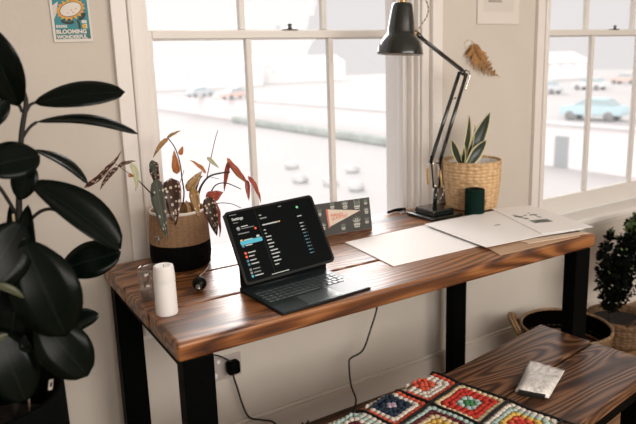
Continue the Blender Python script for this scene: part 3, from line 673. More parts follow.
stems = [(((168, 206, -.11), (160, 200, -.14), (151, 193, -.17), (141, 183, -.20)), .0030, STM), (((141, 183, -.20), (133, 176, -.21), (124, 170, -.22), (113, 162, -.23)), .0012, STM),
         (((183, 204, -.10), (184, 192, -.10), (182, 178, -.09), (180, 163, -.08), (175, 148, -.06), (168, 138, -.05)), .0024, STM),
         (((196, 208, -.09), (199, 192, -.10), (203, 183, -.11), (210, 176, -.12), (221, 173, -.13), (230, 172, -.14)), .0038, STM), (((207, 177, -.11), (211, 158, -.12), (215, 140, -.12), (218, 130, -.12)), .0015, STR),
         (((204, 206, -.10), (211, 192, -.12), (216, 185, -.13), (226, 183, -.14), (241, 189, -.15)), .0024, STM), (((209, 206, -.11), (220, 203, -.13), (232, 204, -.14), (241, 208, -.15)), .0016, STM),
         (((178, 204, -.12), (177, 190, -.12), (181, 180, -.11), (184, 170, -.10)), .0014, STM), (((192, 202, -.08), (199, 180, -.07), (202, 176, -.07)), .0035, STM), (((210, 177, -.12), (219, 179, -.13)), .0012, STM)]
for ps, r, m_ in stems: tube('stem', [pt(*q) for q in ps], r, m_, bg, 7, r2=r * .6)
CN = (-.45, -.85, .25)
for b, t, w, yb, yt, nr, m_, kw in (
    ((156, 178), (168, 240), 15, -.15, -.20, (-.7, -.8, .1), BGS, {}), ((171, 178), (176, 226), 19, -.14, -.18, CN, BGD, {}), ((154, 161), (159, 190), 11, -.13, -.15, (-.8, -.7, .2), BGD, {}), ((152, 160), (157, 178), 8, -.14, -.15, (-.8, -.5, .2), BGS, {}),
    ((193, 188), (199, 218), 10, -.15, -.18, CN, BGG, {}), ((187, 191), (202, 171), 10, -.12, -.12, CN, BGG, {}), ((208, 196), (217, 236), 14, -.15, -.18, CN, BGD, {}), ((214, 200), (220, 237), 8, -.14, -.17, (.6, -.8, .1), BGR, {}),
    ((206, 173), (190, 160), 6, -.11, -.11, (0, -.6, .8), BGO, {}), ((177, 174), (174, 150), 8, -.09, -.09, CN, BGO, {}), ((168, 138), (153, 158), 5, -.05, -.05, CN, BGG, {'curl': .25}), ((167, 138), (181, 130.5), 4, -.05, -.05, (0, -.5, .8), BGG, {}), ((180, 155), (183, 146), 5, -.08, -.08, CN, BGO, {}),
    ((227, 158), (251, 186), 7, -.14, -.14, (.2, -.9, .4), BGO, {'curl': -.1}), ((229, 162), (247, 182), 5, -.15, -.15, (.2, -.9, .4), BGR, {}), ((229, 161), (224, 192), 5, -.13, -.13, (-.6, -.7, .2), BGR, {}), ((207, 201), (223, 192), 14, -.13, -.14, (0, -.7, .7), BGR, {}), ((247, 180), (249, 201), 5, -.15, -.16, CN, BGR, {}), ((248, 176), (261, 203), 6, -.16, -.17, (.4, -.9, .1), BGR, {'curl': .08}), ((207, 157), (219, 168), 4, -.12, -.12, CN, BGP, {}), ((186, 200), (190, 228), 7, -.14, -.18, (.6, -.8, 0), BGG, {}),
    ((84, 188), (122, 151), 10, -.24, -.24, (.3, -.7, -.6), BGD, {}), ((118, 167), (100, 190), 6, -.23, -.23, (-.6, -.6, .2), BGD, {'curl': .12}), ((118, 167), (136, 161), 6, -.23, -.23, (0, -.5, .8), BGD, {'curl': .08}), ((131, 163), (136, 191), 8, -.22, -.22, (.5, -.8, .1), BGP, {'curl': .1}), ((128, 175), (134, 176), 4, -.22, -.22, CN, BGO, {})):
    k = dict(shape='wing', fold=.25, curl=.04, thick=.0007, wave=.5); k.update(kw); pleaf(b, t, w, yb, yt, nr, m_, bg, **k)
set_base(bg, PC)
# ================================================================== CANDLE, GLASS, ORNAMENT
WAX = mat('white_wax', (.84, .825, .815), .45, spec=.4)
WAX.node_tree.nodes['Principled BSDF'].inputs['Subsurface Weight'].default_value = .15; WAX.node_tree.nodes['Principled BSDF'].inputs['Subsurface Scale'].default_value = .01
cnd = thing('pillar_candle', 'tall white pillar candle near the left end of the desk', 'candle')
CC = V((.430, -.447, T)); ch = .121
pf = [(0, 0), (.0275, 0), (.0285, .003), (.0280, .03), (.0275, .078), (.0270, .080), (.0278, .083), (.0272, .10), (.0258, .115), (.0245, .1195), (.021, .121), (.015, .1175), (0, .117)]
lathe('wax', [(r * .94, z * 1.02) for r, z in pf], CC, WAX, cnd, 40)
tube('wick', [CC + V((0, 0, .116)), CC + V((.001, 0, .124))], .0009, BLK, cnd, 6, False)
set_base(cnd, CC)
CG = glassmat('tumbler_glass', (.92, .91, .90), .5)
gl = thing('glass_tumbler', 'small clear ribbed glass tumbler half hidden behind the white candle', 'glass')
GC = V((.434, -.318, T + .0005))
lathe('glass_wall', [(0, .004), (.024, .004), (.026, .03), (.030, .045), (.031, .078), (.0325, .078), (.0325, .045), (.0285, .03), (.0275, 0), (0, 0)], GC, CG, gl, 36)
bm = bmesh.new()
for k in range(22):
    a = 2 * PI * k / 22; addtube(bm, [GC + V((.0278 * math.cos(a), .0278 * math.sin(a), .003)), GC + V((.0292 * math.cos(a), .0292 * math.sin(a), .036))], .0014, 6, False)
RG = glassmat('rib_glass', (.90, .89, .88), .8); bmo('glass_ribs', bm, RG, gl); bm = bmesh.new(); addlathe(bm, [(.0318, .076), (.0332, .0785), (.0318, .081), (.0304, .0785), (.0318, .076)], GC, 36)
bmo('glass_rim', bm, RG, gl)
set_base(gl, GC)
om = thing('round_ornament', 'small round black ball with a shiny tip and thin cord, beside the plant pot', 'ornament')
OC = at(199.5, 283, Z=T + .020); OC.z = T + .0195
bm = bmesh.new(); bmesh.ops.create_icosphere(bm, subdivisions=4, radius=.0195); bmesh.ops.scale(bm, vec=(1, 1, .97), verts=bm.verts); bmesh.ops.translate(bm, vec=OC, verts=bm.verts)
bmo('bulb', bm, mat('black_rubber', (.002, .002, .002), .4, spec=.15), om, True)
dirn = (at(197, 296, Z=T + .006) - OC).normalized()
lathe('nozzle', [(0, 0), (.009, 0), (.009, .006), (.006, .008), (.0055, .015), (0, .015)], OC + dirn * .016, mat('nozzle_metal', (.25, .25, .25), .25, 1), om, 18, dirn)
tube('loop', [OC + V((.004, .006, .018)), at(206, 270, Z=T + .018), at(210, 263, Z=T + .026), at(212, 258, Z=T + .034)], .0012, mat('pale_cord', (.6, .58, .55), .7), om, 6)
set_base(om, (OC.x, OC.y, T))
# ================================================================== RUBBER PLANT
rp = thing('rubber_plant', 'large rubber plant with broad dark glossy leaves in a black planter at the left', 'plant')
RB = V((.022, -.565, 0)); PLM = mat('planter_black', (.002, .0025, .0025), .9, bump=.2, bs=90, spec=.05)
lathe('planter', [(0, 0), (.135, 0), (.142, .02), (.146, .45), (.143, .745), (.137, .75), (.134, .735), (.132, .62)], RB, PLM, rp, 48)
lathe('soil', [(0, .655), (.133, .652)], RB, mat('soil_planter', (.015, .011, .008), .95, bump=1, bs=60), rp)
tg = at(50, 384.5, Y=-.70); 
bm = bmesh.new(); nf = V((.25, -.97, 0)).normalized(); ex = V((.97, .25, 0)); TG = frame(tg, ex, V((0, 0, 1)), nf) @ Matrix.Rotation(-.35, 4, 'Z')
rr0 = ray(50, 384.5); ox = CAM.x - RB.x; oy = CAM.y - RB.y; A_ = rr0.x ** 2 + rr0.y ** 2; B_ = ox * rr0.x + oy * rr0.y; C_ = ox * ox + oy * oy - .1445 ** 2
tg = CAM + rr0 * ((-B_ - math.sqrt(max(0, B_ * B_ - A_ * C_))) / A_); ctr = V((RB.x, RB.y, tg.z)); dd = (tg - ctr)
tgp = ctr + dd.normalized() * .1455; TG = frame(tgp, V((0, 0, 1)).cross(dd.normalized()), V((0, 0, 1)), dd.normalized()) @ Matrix.Rotation(-.35, 4, 'Z')
addpoly(bm, TG, rrect(.013, .020, .002, 3, -.0065, -.010), .0, 0, h=.001); addpoly(bm, TG, rect(-.003, -.004, .003, .004), .001, 1, h=.0003)
bmo('tag', bm, [mat('tag_white', (.45, .42, .38), .6), BLK], rp)
RL = leafmat('rubber_leaf', (.0014, .0036, .0022), rough=.26, coat=0, spec=.12)
RLU = leafmat('rubber_leaf_pale', (.06, .065, .035), rough=.4, spec=.4)
bark = mat('rubber_stem', (.007, .005, .004), .7, var=.3, vs=40)
tr = [pt(6, 372, -.60), pt(15, 320, -.59), pt(19, 250, -.58), pt(19, 200, -.58), pt(20, 160, -.58), pt(22, 130, -.58), pt(26, 104, -.575), pt(24, 92, -.57)]
tr[0].z = .65
tube('trunk', tr, .0075, bark, rp, 10, r2=.004)
tube('stake', [V((pt(13, 300, -.62).x, -.62, .64)), pt(13.5, 218, -.62), pt(13, 214, -.62)], .0022, mat('bamboo', (.42, .32, .19), .6), rp, 7, False)
tube('branch', [pt(15, 212, -.60), pt(8, 200, -.61), pt(0, 188, -.62), pt(-10, 178, -.62)], .0035, bark, rp, 7)
FNM = (-.35, -.92, .1)
leaves = [((19, 106), (-16, 24), 40, -.57, -.60, (-.3, -.9, .2), RL, dict(curl=.06, fold=.5), (22, 112)),
 ((34, 103), (125, 92), 31, -.57, -.60, (-.25, -.75, .6), RL, dict(curl=.05, fold=.1), (26, 112)),
 ((37, 122), (138, 134), 17, -.57, -.62, (-.1, -.55, .9), RL, dict(curl=.10, fold=.15), (23, 137)),
 ((-22, 170), (40, 156), 42, -.66, -.64, (.1, -.85, .5), RL, dict(curl=.06, fold=.12), None),
 ((34, 150), (88, 184), 17, -.56, -.58, (.1, -.45, .9), RL, dict(curl=.10, fold=.2), (21, 160)),
 ((30, 182), (121, 249), 46, -.60, -.66, (-.10, -.50, .85), RL, dict(curl=.05, fold=.45), (22, 172)),
 ((60, 270), (121, 252), 38, -.52, -.56, (-.3, -.8, .5), RL, dict(curl=.05, fold=.1), (38, 262)),
 ((24, 240), (66, 336), 66, -.68, -.72, (-.2, -.95, .25), RL, dict(curl=.06, fold=.10), (20, 225)),
 ((38, 318), (88, 376), 50, -.66, -.70, (-.1, -.95, .2), RL, dict(curl=.05, fold=.1), (20, 300)),
 ((22, 222), (-22, 292), 56, -.66, -.70, (0, -.95, .2), RL, dict(curl=.05, fold=.15), None),
 ((20, 200), (30, 163), 26, -.60, -.60, FNM, RL, dict(curl=.05, fold=.1), None),
 ((70, 332), (99, 314), 26, -.56, -.56, (.0, -.4, .9), RL, dict(curl=.12, fold=.3), (50, 340)),
 ((20, 262), (10, 340), 52, -.60, -.63, (0, -1, .1), RL, dict(curl=.05, fold=.1), None),
 ((-5, 330), (26, 402), 50, -.64, -.67, (.1, -1, .1), RL, dict(curl=.05, fold=.1), None),
 ((60, 255), (40, 300), 46, -.56, -.56, FNM, RL, dict(curl=.05, fold=.1), None),
 ((10, 205), (4, 262), 24, -.58, -.58, (.6, -.8, 0), RL, dict(curl=.1, fold=.4), None),
 ((28, 205), (33, 262), 18, -.58, -.60, (-.5, -.8, 0), RL, dict(curl=.1, fold=.4), None),
 ((-16, 284), (24, 298), 9, -.71, -.72, (.2, -.7, .7), RLU, dict(curl=.15, fold=.5), None),
 ((-8, 345), (8, 334), 7, -.70, -.70, (.2, -.7, .7), RLU, dict(curl=.15, fold=.5), None),
 ((24, 335), (32, 352), 12, -.72, -.73, (-.6, -.6, .5), RL, dict(curl=.2, fold=.6), None),
 ((-10, 300), (60, 352), 46, -.61, -.62, FNM, RL, dict(curl=.05, fold=.1), None),
 ((30, 300), (72, 364), 44, -.58, -.60, FNM, RL, dict(curl=.05, fold=.1), None),
 ((-14, 130), (8, 100), 20, -.62, -.62, FNM, RL, dict(curl=.05, fold=.2), None)]
for b, t, w, yb, yt, nr, m_, kw, pet in leaves:
    k = dict(shape='oval', thick=.0014, n=16); k.update(kw); pleaf(b, t, w, yb, yt, nr, m_, rp, **k)
    if pet: tube('petiole', [pt(*pet, -.578), (pt(*pet, -.578) + pt(*b, yb)) / 2 + V((0, 0, .004)), pt(*b, yb)], .003, bark, rp, 7)
tube('branch', [pt(23, 228, -.578), pt(38, 213, -.585), pt(50, 209, -.59), pt(60, 212, -.60)], .0035, bark, rp, 7)
set_base(rp, RB)
# ================================================================== WALL THINGS
# poster
ps = thing('flower_poster', 'small framed flower poster reading BLOOMING WONDERFUL on the wall at top left', 'poster')
q0 = at(54.3, 42.5, Y=YW - .004); q1 = at(93.2, 41.5, Y=YW - .004); pw = (q1 - q0).length; pH = .165
pxv = (q1 - q0).normalized(); PM = frame(q0 + V((0, .001, 0)), pxv, V((0, -1, 0)).cross(pxv), V((0, -1, 0)))
pm = [mat('poster_white', (.66, .62, .57), .6), mat('poster_teal', (.02, .21, .24), .6), mat('poster_yellow', (.62, .33, .03), .6), mat('poster_dark', (.012, .025, .02), .6), mat('poster_deep_teal', (.03, .13, .13), .6), mat('poster_orange', (.66, .26, .05), .6), mat('poster_grey', (.55, .53, .52), .6)]
bm = bmesh.new(); addpoly(bm, PM, rect(0, 0, pw, pH), -.003, 0, .006); bmo('poster_board', bm, pm, ps)
bm = bmesh.new(); z = .0031; m0 = .0065
addpoly(bm, PM, rect(m0, .0085, pw - m0 + .001, pH - .006), z, 1)
addpoly(bm, PM, rect(m0, .0085, pw - m0 + .001, .0205), z + .0003, 4); addpoly(bm, PM, rect(m0, .0225, pw - m0 + .001, .0355), z + .0003, 4)
addpoly(bm, PM, [(m0, .062), (m0 + .010, .082), (m0 + .016, .112), (m0, .10)], z + .0003, 6)
fc = (.054, .090)
for k in range(17):
    a = 2 * PI * k / 17; c, s = math.cos(a), math.sin(a); rx, ry = .030, .0185
    bx, by = c * rx, s * ry; tx_, ty_ = c * (rx + .012), s * (ry + .012); rr = .35
    R2 = lambda x, y: (fc[0] + x * math.cos(rr) - y * math.sin(rr), fc[1] + x * math.sin(rr) + y * math.cos(rr))
    addpoly(bm, PM, [R2(bx * .85 - s * .005, by * .85 + c * .005), R2(bx * 1.15 - s * .005, by * 1.2 + c * .005), R2(tx_, ty_), R2(bx * 1.15 + s * .005, by * 1.2 - c * .005), R2(bx * .85 + s * .005, by * .85 - c * .005)], z + .0006 + .00002 * k, 2 if k % 3 else 5)
addpoly(bm, PM, ell(*fc, .0315, .0190, 28, .35), z + .0010, 3); addpoly(bm, PM, ell(*fc, .030, .0175, 28, .35), z + .0013, 0)
for x, y in ((.045, .080), (.056, .088), (.068, .092), (.06, .082)): addpoly(bm, PM, ell(x, y, .0025, .0015, 10, .35), z + .0017, 5)
addpoly(bm, PM, [(.066, .060), (.070, .050), (.070, .037), (.076, .037), (.076, .050), (.071, .062)], z + .0004, 3)
addpoly(bm, PM, ell(.042, .0565, .018, .0075, 18, -.12), z + .0004, 3); addpoly(bm, PM, ell(.042, .058, .012, .001, 10, -.12), z + .0008, 1)
addpoly(bm, PM, ell(.083, .070, .014, .0065, 18, .8), z + .0004, 3)
addpoly(bm, PM, rect(m0 + .003, .0395, .040, .0475), z + .0004, 6)
for k in range(5): addpoly(bm, PM, rect(m0 + .0085 + k * .006, .0395, m0 + .0095 + k * .006, .0475), z + .0008, 1)
addpoly(bm, PM, rect(.080, .052, .094, .060), z + .0005, 0); addpoly(bm, PM, rect(.082, .0375, .094, .050), z + .0005, 0)
addpoly(bm, PM, ell(.086, .0435, .0062, .0062), z + .0009, 2)
for xx in (.082, .0865, .090): addpoly(bm, PM, rect(xx, .0545, xx + .002, .0575), z + .0009, 6)
bmo('poster_print', bm, pm, ps)
mesh_text('lettering', 'BLOOMING', .0155, PM @ Matrix.Translation((m0 + .0015, .0238, z + .0006)), pm[0], ps, .0002, sx=1.02, bold=.0007)
mesh_text('lettering', 'WONDERFUL', .0140, PM @ Matrix.Translation((m0 + .002, .0098, z + .0006)), pm[0], ps, .0002, sx=.96, bold=.0006)
set_base(ps, q0)
# wall card upper right
a0 = at(476.5, 24, Y=YW - .002); a1 = at(518, 23.5, Y=YW - .003); wd = (a1 - a0).length
wc = thing('framed_picture', 'small white picture with a faint grey drawing, on the wall between the windows', 'picture')
WM = frame(a0, V((1, 0, 0)), V((0, 0, 1)), V((0, -1, 0)))
bm = bmesh.new(); addpoly(bm, WM, rect(0, 0, wd, .31), -.002, 0, .007); bmo('picture_mount', bm, mat('mount_white', (.66, .62, .575), .6), wc)
bm = bmesh.new(); addpoly(bm, WM, rect(.035, .05, wd - .035, .26), .005, 0, .0004)
addpoly(bm, WM, rect(.06, .088, .14, .097), .0056, 1, .0004); addpoly(bm, WM, ell(.12, .16, .045, .06), .0056, 1, .0004)
bmo('drawing', bm, [mat('drawing_cream', (.60, .565, .52), .6), mat('drawing_grey', (.30, .28, .26), .6)], wc)
set_base(wc, a0)
# dried fern
fr = thing('dried_fern', 'dried brown fern leaf taped to the wall between the windows', 'leaf')
FM = mat('dry_fern', (.30, .15, .05), .8, var=.35, vs=30); f0 = at(473.5, 42, Y=YW - .006); f1 = at(499.5, 77, Y=YW - .006)
rach = smoothpath([f0, at(475, 52, Y=YW - .008), at(484, 64, Y=YW - .012), f1], 10)
bm = bmesh.new(); addtube(bm, rach, .0012, 6, False); n = len(rach)
for i in range(2, n - 1):
    t = i / n; d = (rach[min(i + 1, n - 1)] - rach[i - 1]).normalized(); up = V((0, -1, 0)); sd = d.cross(up)
    for s, k in ((1, 1), (-1, 1)):
        Lh = (.065 * math.sin(PI * min(1, t * .9 + .18)) ** .8 * (1 - t * .25)) * 1.35 * (1.0 if s > 0 else .8)
        
        if i % 2: continue
        dr = (sd * s * 1.0 + d * .75 + up * random.uniform(-.15, .3)).normalized()
        addleaf(bm, rach[i], rach[i] + dr * Lh * random.uniform(.75, 1.1), .014, up + sd * .3 * random.uniform(-1, 1), fold=.3, curl=.06, shape='lance', n=5)
fo = bmo('frond', bm, FM, fr); md = fo.modifiers.new('t', 'SOLIDIFY'); md.thickness = .0006
tp = at(468.5, 43.5, Y=YW - .003)
bm = bmesh.new(); addpoly(bm, frame(tp, V((1, 0, 0)), V((0, 0, 1)), V((0, -1, 0))) @ Matrix.Rotation(1.1, 4, 'Z'), rect(-.022, -.008, .022, .008), -.0025, 0, .0009)
bmo('tape', bm, mat('tape_clear', (.66, .61, .54), .2, coat=.5), fr)
bm = bmesh.new(); addtube(bm, [at(464, 44, Y=YW - .005), at(468, 40, Y=YW - .009), at(473.5, 42, Y=YW - .006)], .0008, 5); addtube(bm, [at(465, 48, Y=YW - .005), at(470, 45, Y=YW - .009), at(474, 44, Y=YW - .006)], .0008, 5); bmo('dry_stalk', bm, mat('stalk_tan', (.45, .34, .22), .7), fr)
set_base(fr, f0)
# socket
so = thing('wall_socket', 'white double wall socket below the left front edge of the desk', 'socket')
s0 = at(206, 384, Y=YW - .004); s1 = at(241.5, 373.5, Y=YW - .004); s2_ = at(241, 348, Y=YW - .004)
bm = bmesh.new(); addbox(bm, (s1.x - .146, YW - .009, s1.z), (s1.x, YW, s1.z + .086), .003); bmo('socket_plate', bm, mat('socket_plastic', (.42, .37, .345), .4), so)
bm = bmesh.new()
for xx in (-.055, -.02): addbox(bm, (s1.x - .073 + xx, YW - .012, s1.z + .066), (s1.x - .073 + xx + .012, YW - .009, s1.z + .078), .001)
addlathe(bm, [(0, 0), (.012, 0), (.012, .004), (0, .004)], V((s1.x - .105, YW - .009, s1.z + .022)), 20, (0, -1, 0))
bmo('socket_switch', bm, mat('switch_white', (.80, .78, .75), .35), so); set_base(so, (s1.x, YW, s1.z))
CRD = braidmat('braided_dark_cord', (.006, .006, .006), (.03, .028, .026), (1, 60))
pl = thing('plug_and_cord', 'black plug with braided cord hanging down from the wall socket', 'plug')
pc_ = at(233.5, 366.5, Y=YW - .03)
bm = bmesh.new(); addbox(bm, (pc_.x - .024, YW - .047, pc_.z - .026), (pc_.x + .022, YW - .0125, pc_.z + .022), .010, 3); bmo('plug', bm, BLK, pl)
W = YW - .022
tube('cord', [V((pc_.x, W, pc_.z - .024)), at(234, 378, Y=W), at(238, 390, Y=W), at(242, 403, Y=W), at(249, 417, Y=W), at(262, 420, Y=W), at(273, 422, Y=W - .03), at(285, 432, Z=.006), at(300, 428, Z=.006), at(308, 422, Z=.006), at(306, 415, Z=.012), at(301, 419, Z=.010), at(304, 426, Z=.006)], .0035, CRD, pl, 8)
tube('cord', [at(214, 355, Y=W), at(219, 356, Y=W - .005), at(226, 359, Y=W - .01), V((pc_.x - .006, YW - .03, pc_.z + .02))], .003, CRD, pl, 8)
set_base(pl, (pc_.x, YW, pc_.z))
hc = tube('charging_cord', [at(378, 300, Y=-.03) + V((0, 0, .0)), at(376, 312, Y=-.03), at(371, 328, Y=-.03), at(363, 350, Y=-.03), at(351, 358, Y=-.03), at(349, 364, Y=-.03), at(351, 385, Y=-.03), at(356, 400, Y=-.03), at(352, 414, Y=-.03), at(343, 424, Z=.006), at(330, 436, Z=.006)], .0035, CRD, None, 8)
tag(hc, 'thin black braided cord hanging from the back of the desk against the wall', 'cord')
# ================================================================== FLOOR BASKET
fb = thing('floor_basket', 'open round wicker basket with a looped handle on the floor beyond the bench', 'basket')
FC = V((2.215, -.262, 0)); WK = weavemat('wicker_brown', (.05, .024, .010), (.20, .11, .05), (.12, .065, .028), 34, 18, 1)
pf = [(0, 0), (.16, 0), (.175, .01)]
for k in range(9):
    zz = .015 + .2 * k / 9; pf += [(.180 + .025 * k / 9, zz), (.186 + .025 * k / 9, zz + .011)]
pf += [(.212, .214), (.208, .224), (.200, .222)]
pf = [(r * .9, z) for r, z in pf]
lathe('basket_wall', pf, FC, WK, fb, 56)
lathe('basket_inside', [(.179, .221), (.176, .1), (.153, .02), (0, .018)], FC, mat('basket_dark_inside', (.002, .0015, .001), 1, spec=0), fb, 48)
lathe('rim_band', [(.178, .220), (.184, .214), (.191, .218), (.189, .227), (.183, .229), (.178, .220)], FC, mat('rim_cane', (.20, .12, .06), .7, var=.4, vs=50, bump=.5, bs=80), fb, 56)
HM = weavemat('handle_cane', (.14, .08, .035), (.36, .22, .11), (.25, .15, .07), 6, 60, 1)
for sg in (0,):
    a = math.radians(135 if sg == 0 else -2)
    dr = V((math.cos(a), math.sin(a), 0)); sd = V((-dr.y, dr.x, 0)); c = FC + dr * .183 + V((0, 0, .19))
    bm = bmesh.new()
    for off in (0, .013):
        addtube(bm, [c - sd * .055 + dr * off, c - sd * .055 + dr * (.025 + off) + V((0, 0, .045)), c + dr * (.04 + off) + V((0, 0, .062)), c + sd * .055 + dr * (.025 + off) + V((0, 0, .045)), c + sd * .055 + dr * off], .008, 8)
    bmo('handle', bm, HM, fb)
set_base(fb, FC)
# ================================================================== SHRUB
sb = thing('potted_shrub', 'dark leafy bush in a low wicker basket in front of the right wall', 'plant')
SB = V((2.60, -.21, 0))
LM = mat('shrub_leaf', (.0015, .003, .0015), .7, var=.4, vs=20, spec=.05); LM2 = mat('shrub_leaf_lit', (.09, .14, .035), .5, var=.3, vs=20)  # second leaf colour paints the lit top of the bush
bm = bmesh.new()
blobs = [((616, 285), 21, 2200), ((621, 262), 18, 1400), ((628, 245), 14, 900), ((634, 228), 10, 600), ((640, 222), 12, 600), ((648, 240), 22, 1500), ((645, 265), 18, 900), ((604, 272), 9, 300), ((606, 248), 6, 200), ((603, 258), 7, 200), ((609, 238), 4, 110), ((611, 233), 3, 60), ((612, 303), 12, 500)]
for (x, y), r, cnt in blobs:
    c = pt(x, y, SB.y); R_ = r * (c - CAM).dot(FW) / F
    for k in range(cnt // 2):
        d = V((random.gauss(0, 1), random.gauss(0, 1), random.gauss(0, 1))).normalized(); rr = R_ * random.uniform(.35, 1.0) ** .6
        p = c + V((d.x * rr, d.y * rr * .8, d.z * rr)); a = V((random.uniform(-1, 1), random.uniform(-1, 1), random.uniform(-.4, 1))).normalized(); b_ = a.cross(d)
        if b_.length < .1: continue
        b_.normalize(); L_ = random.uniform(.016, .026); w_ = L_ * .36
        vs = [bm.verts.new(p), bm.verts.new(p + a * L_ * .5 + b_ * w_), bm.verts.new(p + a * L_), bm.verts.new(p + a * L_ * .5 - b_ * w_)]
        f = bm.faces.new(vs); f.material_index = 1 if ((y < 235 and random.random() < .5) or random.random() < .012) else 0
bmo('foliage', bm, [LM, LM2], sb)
bm = bmesh.new(); g0_ = V((SB.x - .0, SB.y, .10))
for q in ((616, 285), (625, 262), (606, 250), (640, 230), (648, 250)): addtube(bm, [g0_, (g0_ + pt(612, 310, SB.y)) / 2, pt(612, 304, SB.y), pt(*q, SB.y)], .010 if q[0] == 616 else .006, 7, r2=.003)
bmo('stems', bm, mat('shrub_stem', (.012, .009, .006), .9), sb)
pf = [(0, 0), (.12, 0), (.13, .01)]
for k in range(5): pf += [(.133 + .002 * k, .015 + .022 * k), (.139 + .002 * k, .026 + .022 * k)]
pf += [(.146, .13), (.138, .136), (.130, .125), (.128, .1)]
SB2 = V((2.70, -.20, 0))
lathe('basket_pot', pf, SB2, WK, sb, 48); lathe('soil', [(0, .1), (.129, .1)], SB2, mat('soil_shrub', (.012, .009, .007), .95), sb)
tube('basket_handle', [SB2 + V((-.10, -.09, .12)), SB2 + V((-.08, -.14, .17)), SB2 + V((.02, -.17, .17)), SB2 + V((.06, -.13, .12))], .008, mat('handle_dark', (.06, .035, .02), .8), sb, 8)
set_base(sb, SB2)
# ================================================================== OUTSIDE (pale car, wall and house colours stand in for overexposure)
ZG, ZU = -5.9, -3.15
PALE = mat('pale_ground', (.50, .485, .48), .9, var=.03, vs=.15)
struct(box('ground_outside', (-40, 2.0, ZG - .2), (34.8, 170, ZG), PALE))
struct(box('ground_terrace', (35.5, -20, ZU - .3), (160, 170, ZU), PALE))
bm = bmesh.new(); addbox(bm, (34.8, -10, ZG - .2), (35.5, 170, ZU)); struct(bmo('wall_retaining', bm, mat('retaining_wall', (.95, .90, .90), .9, var=.01, vs=.5)))
bm = bmesh.new(); addbox(bm, (34.6, -10, ZU), (35.5, 170, ZU + .12)); struct(bmo('trim_coping', bm, mat('coping', (.66, .66, .66), .9)))
gd = box('garage_door', (34.68, 24.0, ZG), (34.80, 25.0, ZU - .7), mat('garage_grey', (.42, .44, .45), .7)); tag(gd, 'dark grey door in the retaining wall outside the right window', 'door')
hg = tag(box('kerb_hedge', (32.8, 39, ZG), (33.6, 73, ZG + .8), mat('hedge_grey', (.46, .50, .47), .95, var=.15, vs=1.2, bump=1, bs=3), None, .2), 'long low grey-green hedge outside the left window', 'hedge')
TY = mat('tyre', (.30, .30, .30), .9); CGL = mat('car_glass', (.46, .56, .58), .2)
def car(x, y, z, yaw, paint, label, sc=1, group=None):
    t = thing('parked_car', label, 'car', group)
    bm = bmesh.new(); Wd = 1.75
    prof = [(-2.1, .35), (-2.15, .75), (-2.0, .95), (-1.2, 1.02), (1.0, 1.05), (1.95, .95), (2.12, .7), (2.1, .35)]
    def ext(bm, prof, w, wt=None):
        a = [bm.verts.new((px, -w / 2, pz)) for px, pz in prof]; b = [bm.verts.new((px, w / 2, pz)) for px, pz in prof]; n = len(a)
        bm.faces.new(a); bm.faces.new(b[::-1]); [bm.faces.new((a[i], b[i], b[(i + 1) % n], a[(i + 1) % n])) for i in range(n)]
    ext(bm, prof, Wd); bmesh.ops.bevel(bm, geom=bm.edges[:], offset=.08, segments=2, affect='EDGES'); bmo('body', bm, paint, t)
    bm = bmesh.new(); ext(bm, [(-1.55, 1.0), (-1.0, 1.42), (.4, 1.45), (1.2, 1.0)], Wd * .88); bmo('windows', bm, CGL, t)
    bm = bmesh.new(); ext(bm, [(-1.05, 1.41), (-.95, 1.48), (.35, 1.50), (.48, 1.43)], Wd * .84); bmo('roof', bm, paint, t)
    for wx in (-1.3, 1.3):
        for wy in (-.8, .8): lathe('wheel', [(0, -.1), (.3, -.1), (.33, -.06), (.33, .06), (.3, .1), (0, .1)], (wx, wy, .33), TY, t, 20, (0, 1, 0))
    t.location = (x, y, z); t.rotation_euler = (0, 0, yaw); t.scale = (sc, sc, sc)
    return t
P_BL = mat('paint_pale_blue', (.58, .74, .78), .4); P_SV = mat('paint_silver', (.70, .73, .74), .4); P_WH = mat('paint_white', (.80, .80, .80), .4); P_RD = mat('paint_coral', (.85, .66, .60), .4); P_GR = mat('paint_grey', (.66, .70, .72), .4)
def cpos(px, py, z=ZU): return at(px, py, Z=z)
c = cpos(590, 121); car(c.x + .9, c.y + .4, ZU, PI / 2 + .25, P_BL, 'pale blue parked car nearest the wall outside the right window', 1.0)
c = cpos(540, 94); car(c.x + .8, c.y, ZU, PI / 2 + .2, P_SV, 'silver parked car at the left edge of the right window view', 1.0)
c = cpos(586, 90); car(c.x + .8, c.y, ZU, PI / 2 + .1, P_WH, 'white parked car behind the pale blue one outside', 1.0)
c = cpos(622, 84); car(c.x + .8, c.y, ZU, PI / 2 + .1, P_RD, 'pale coral parked car at the back right outside', 1.0)
c = cpos(560, 76); car(c.x + .8, c.y, ZU, PI / 2, P_GR, 'grey car furthest back outside the right window', 1.0)
c = cpos(200, 97, ZU); car(c.x, c.y, ZU, .2, P_GR, 'distant grey car outside the left window', 1.0)
c = cpos(236, 99, ZU); car(c.x, c.y, ZU, .2, P_RD, 'distant coral car outside the left window', 1.0)
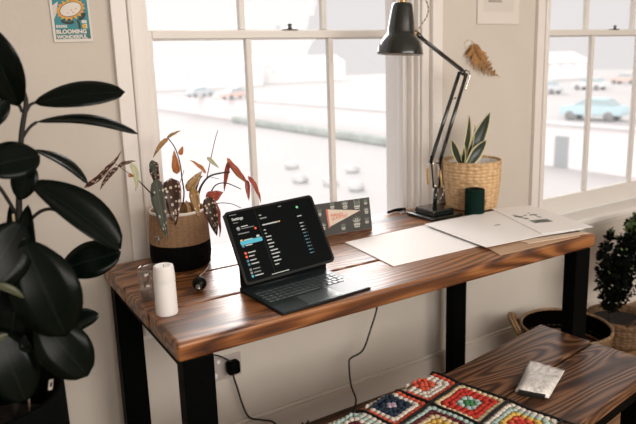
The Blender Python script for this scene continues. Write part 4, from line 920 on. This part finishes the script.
# far buildings
def bldg(px0, px1, py, Z0, dist_y, hgt, m_, roofm, label, chim=True):
    a = at(px0, py, Y=dist_y); b = at(px1, py, Y=dist_y); t = thing('terraced_house', label, 'house')
    bm = bmesh.new(); addbox(bm, (a.x, dist_y, Z0), (b.x, dist_y + 9, Z0 + hgt)); bmo('walls', bm, m_, t)
    bm = bmesh.new(); vs = [bm.verts.new(v) for v in ((a.x - .3, dist_y - .3, Z0 + hgt), (b.x + .3, dist_y - .3, Z0 + hgt), (b.x + .3, dist_y + 9.3, Z0 + hgt), (a.x - .3, dist_y + 9.3, Z0 + hgt), (a.x - .3, dist_y + 4.5, Z0 + hgt + 2), (b.x + .3, dist_y + 4.5, Z0 + hgt + 2))]
    for q in ((0, 1, 5, 4), (2, 3, 4, 5), (0, 4, 3), (1, 2, 5), (0, 3, 2, 1)): bm.faces.new([vs[i] for i in q])
    bmo('roof', bm, roofm, t); n = max(2, int((b.x - a.x) / 3))
    for k in range(n):
        x = a.x + (k + .5) * (b.x - a.x) / n; box('window', (x - .5, dist_y - .06, Z0 + hgt * .5), (x + .5, dist_y + .02, Z0 + hgt * .5 + 1.3), mat('far_window', (.78, .79, .80), .5), t)
    return t
HP = mat('house_pale', (.93, .91, .90), .9); HK = mat('house_pink', (.84, .76, .74), .9); RO = mat('roof_pale', (.80, .80, .80), .9)
bldg(150, 262, 72, ZU, 120, 4.5, HP, RO, 'distant pale low building seen through the left half of the left window')
bldg(268, 345, 72, ZU, 128, 4.2, HP, RO, 'distant pale low building seen through the right half of the left window')
bldg(541, 592, 60, ZU, 75, 3.0, HP, RO, 'distant pale building outside the right window')
for i, (x, y) in enumerate(((292, 168), (300, 182), (352, 172), (330, 185), (356, 190), (310, 108), (357, 108), (345, 120))):
    c = at(x, y, Z=ZG); bm = bmesh.new(); bmesh.ops.create_icosphere(bm, subdivisions=2, radius=.5)
    for v in bm.verts: v.co = v.co * (1 + .25 * noise.noise(v.co * 3 + V((i, 0, 0)))); v.co.z *= .6
    bmesh.ops.translate(bm, vec=c + V((0, 0, .2)), verts=bm.verts); tag(bmo('boulder', bm, mat('boulder_pale', (.62, .62, .61), .9, var=.1, vs=2), None, True), 'pale boulder on the bright ground outside the left window', 'boulder', 'boulders outside the left window')
# ================================================================== LIGHT
w = bpy.data.worlds.new('world'); S.world = w; w.use_nodes = True
bgn = w.node_tree.nodes['Background']; bgn.inputs[0].default_value = (1, .96, .955, 1); bgn.inputs[1].default_value = .86
def sun(name, rot, e, ang, col=(1, 1, 1)):
    s = bpy.data.lights.new(name, 'SUN'); s.energy = e; s.angle = ang; s.color = col; o = bpy.data.objects.new(name, s); COL.objects.link(o); o.rotation_euler = rot; return o
d = V((-.30, -.84, -.44)).normalized()
d2 = V((.55, .60, -.5)).normalized()
sun('street_fill_sun', d2.to_track_quat('-Z', 'Y').to_euler(), 2.6, math.radians(60), (1, .97, .96))  # second sun, added only to brighten the outdoor faces turned to the room
sun('daylight', d.to_track_quat('-Z', 'Y').to_euler(), 4.1, math.radians(42), (1, .97, .95))
al = bpy.data.lights.new('rear_window_light', 'AREA'); al.shape = 'RECTANGLE'; al.size = 4.4; al.size_y = 1.5; al.energy = 172; al.color = (1, .94, .87)
ao = bpy.data.objects.new('rear_window_light', al); COL.objects.link(ao); ao.location = (1.7, -4.12, 1.8); ao.rotation_euler = (math.radians(80), 0, 0)
vs = S.view_settings; vs.view_transform = 'Standard'; vs.look = 'None'; vs.exposure = 0; vs.gamma = 1; vs.use_curve_mapping = False
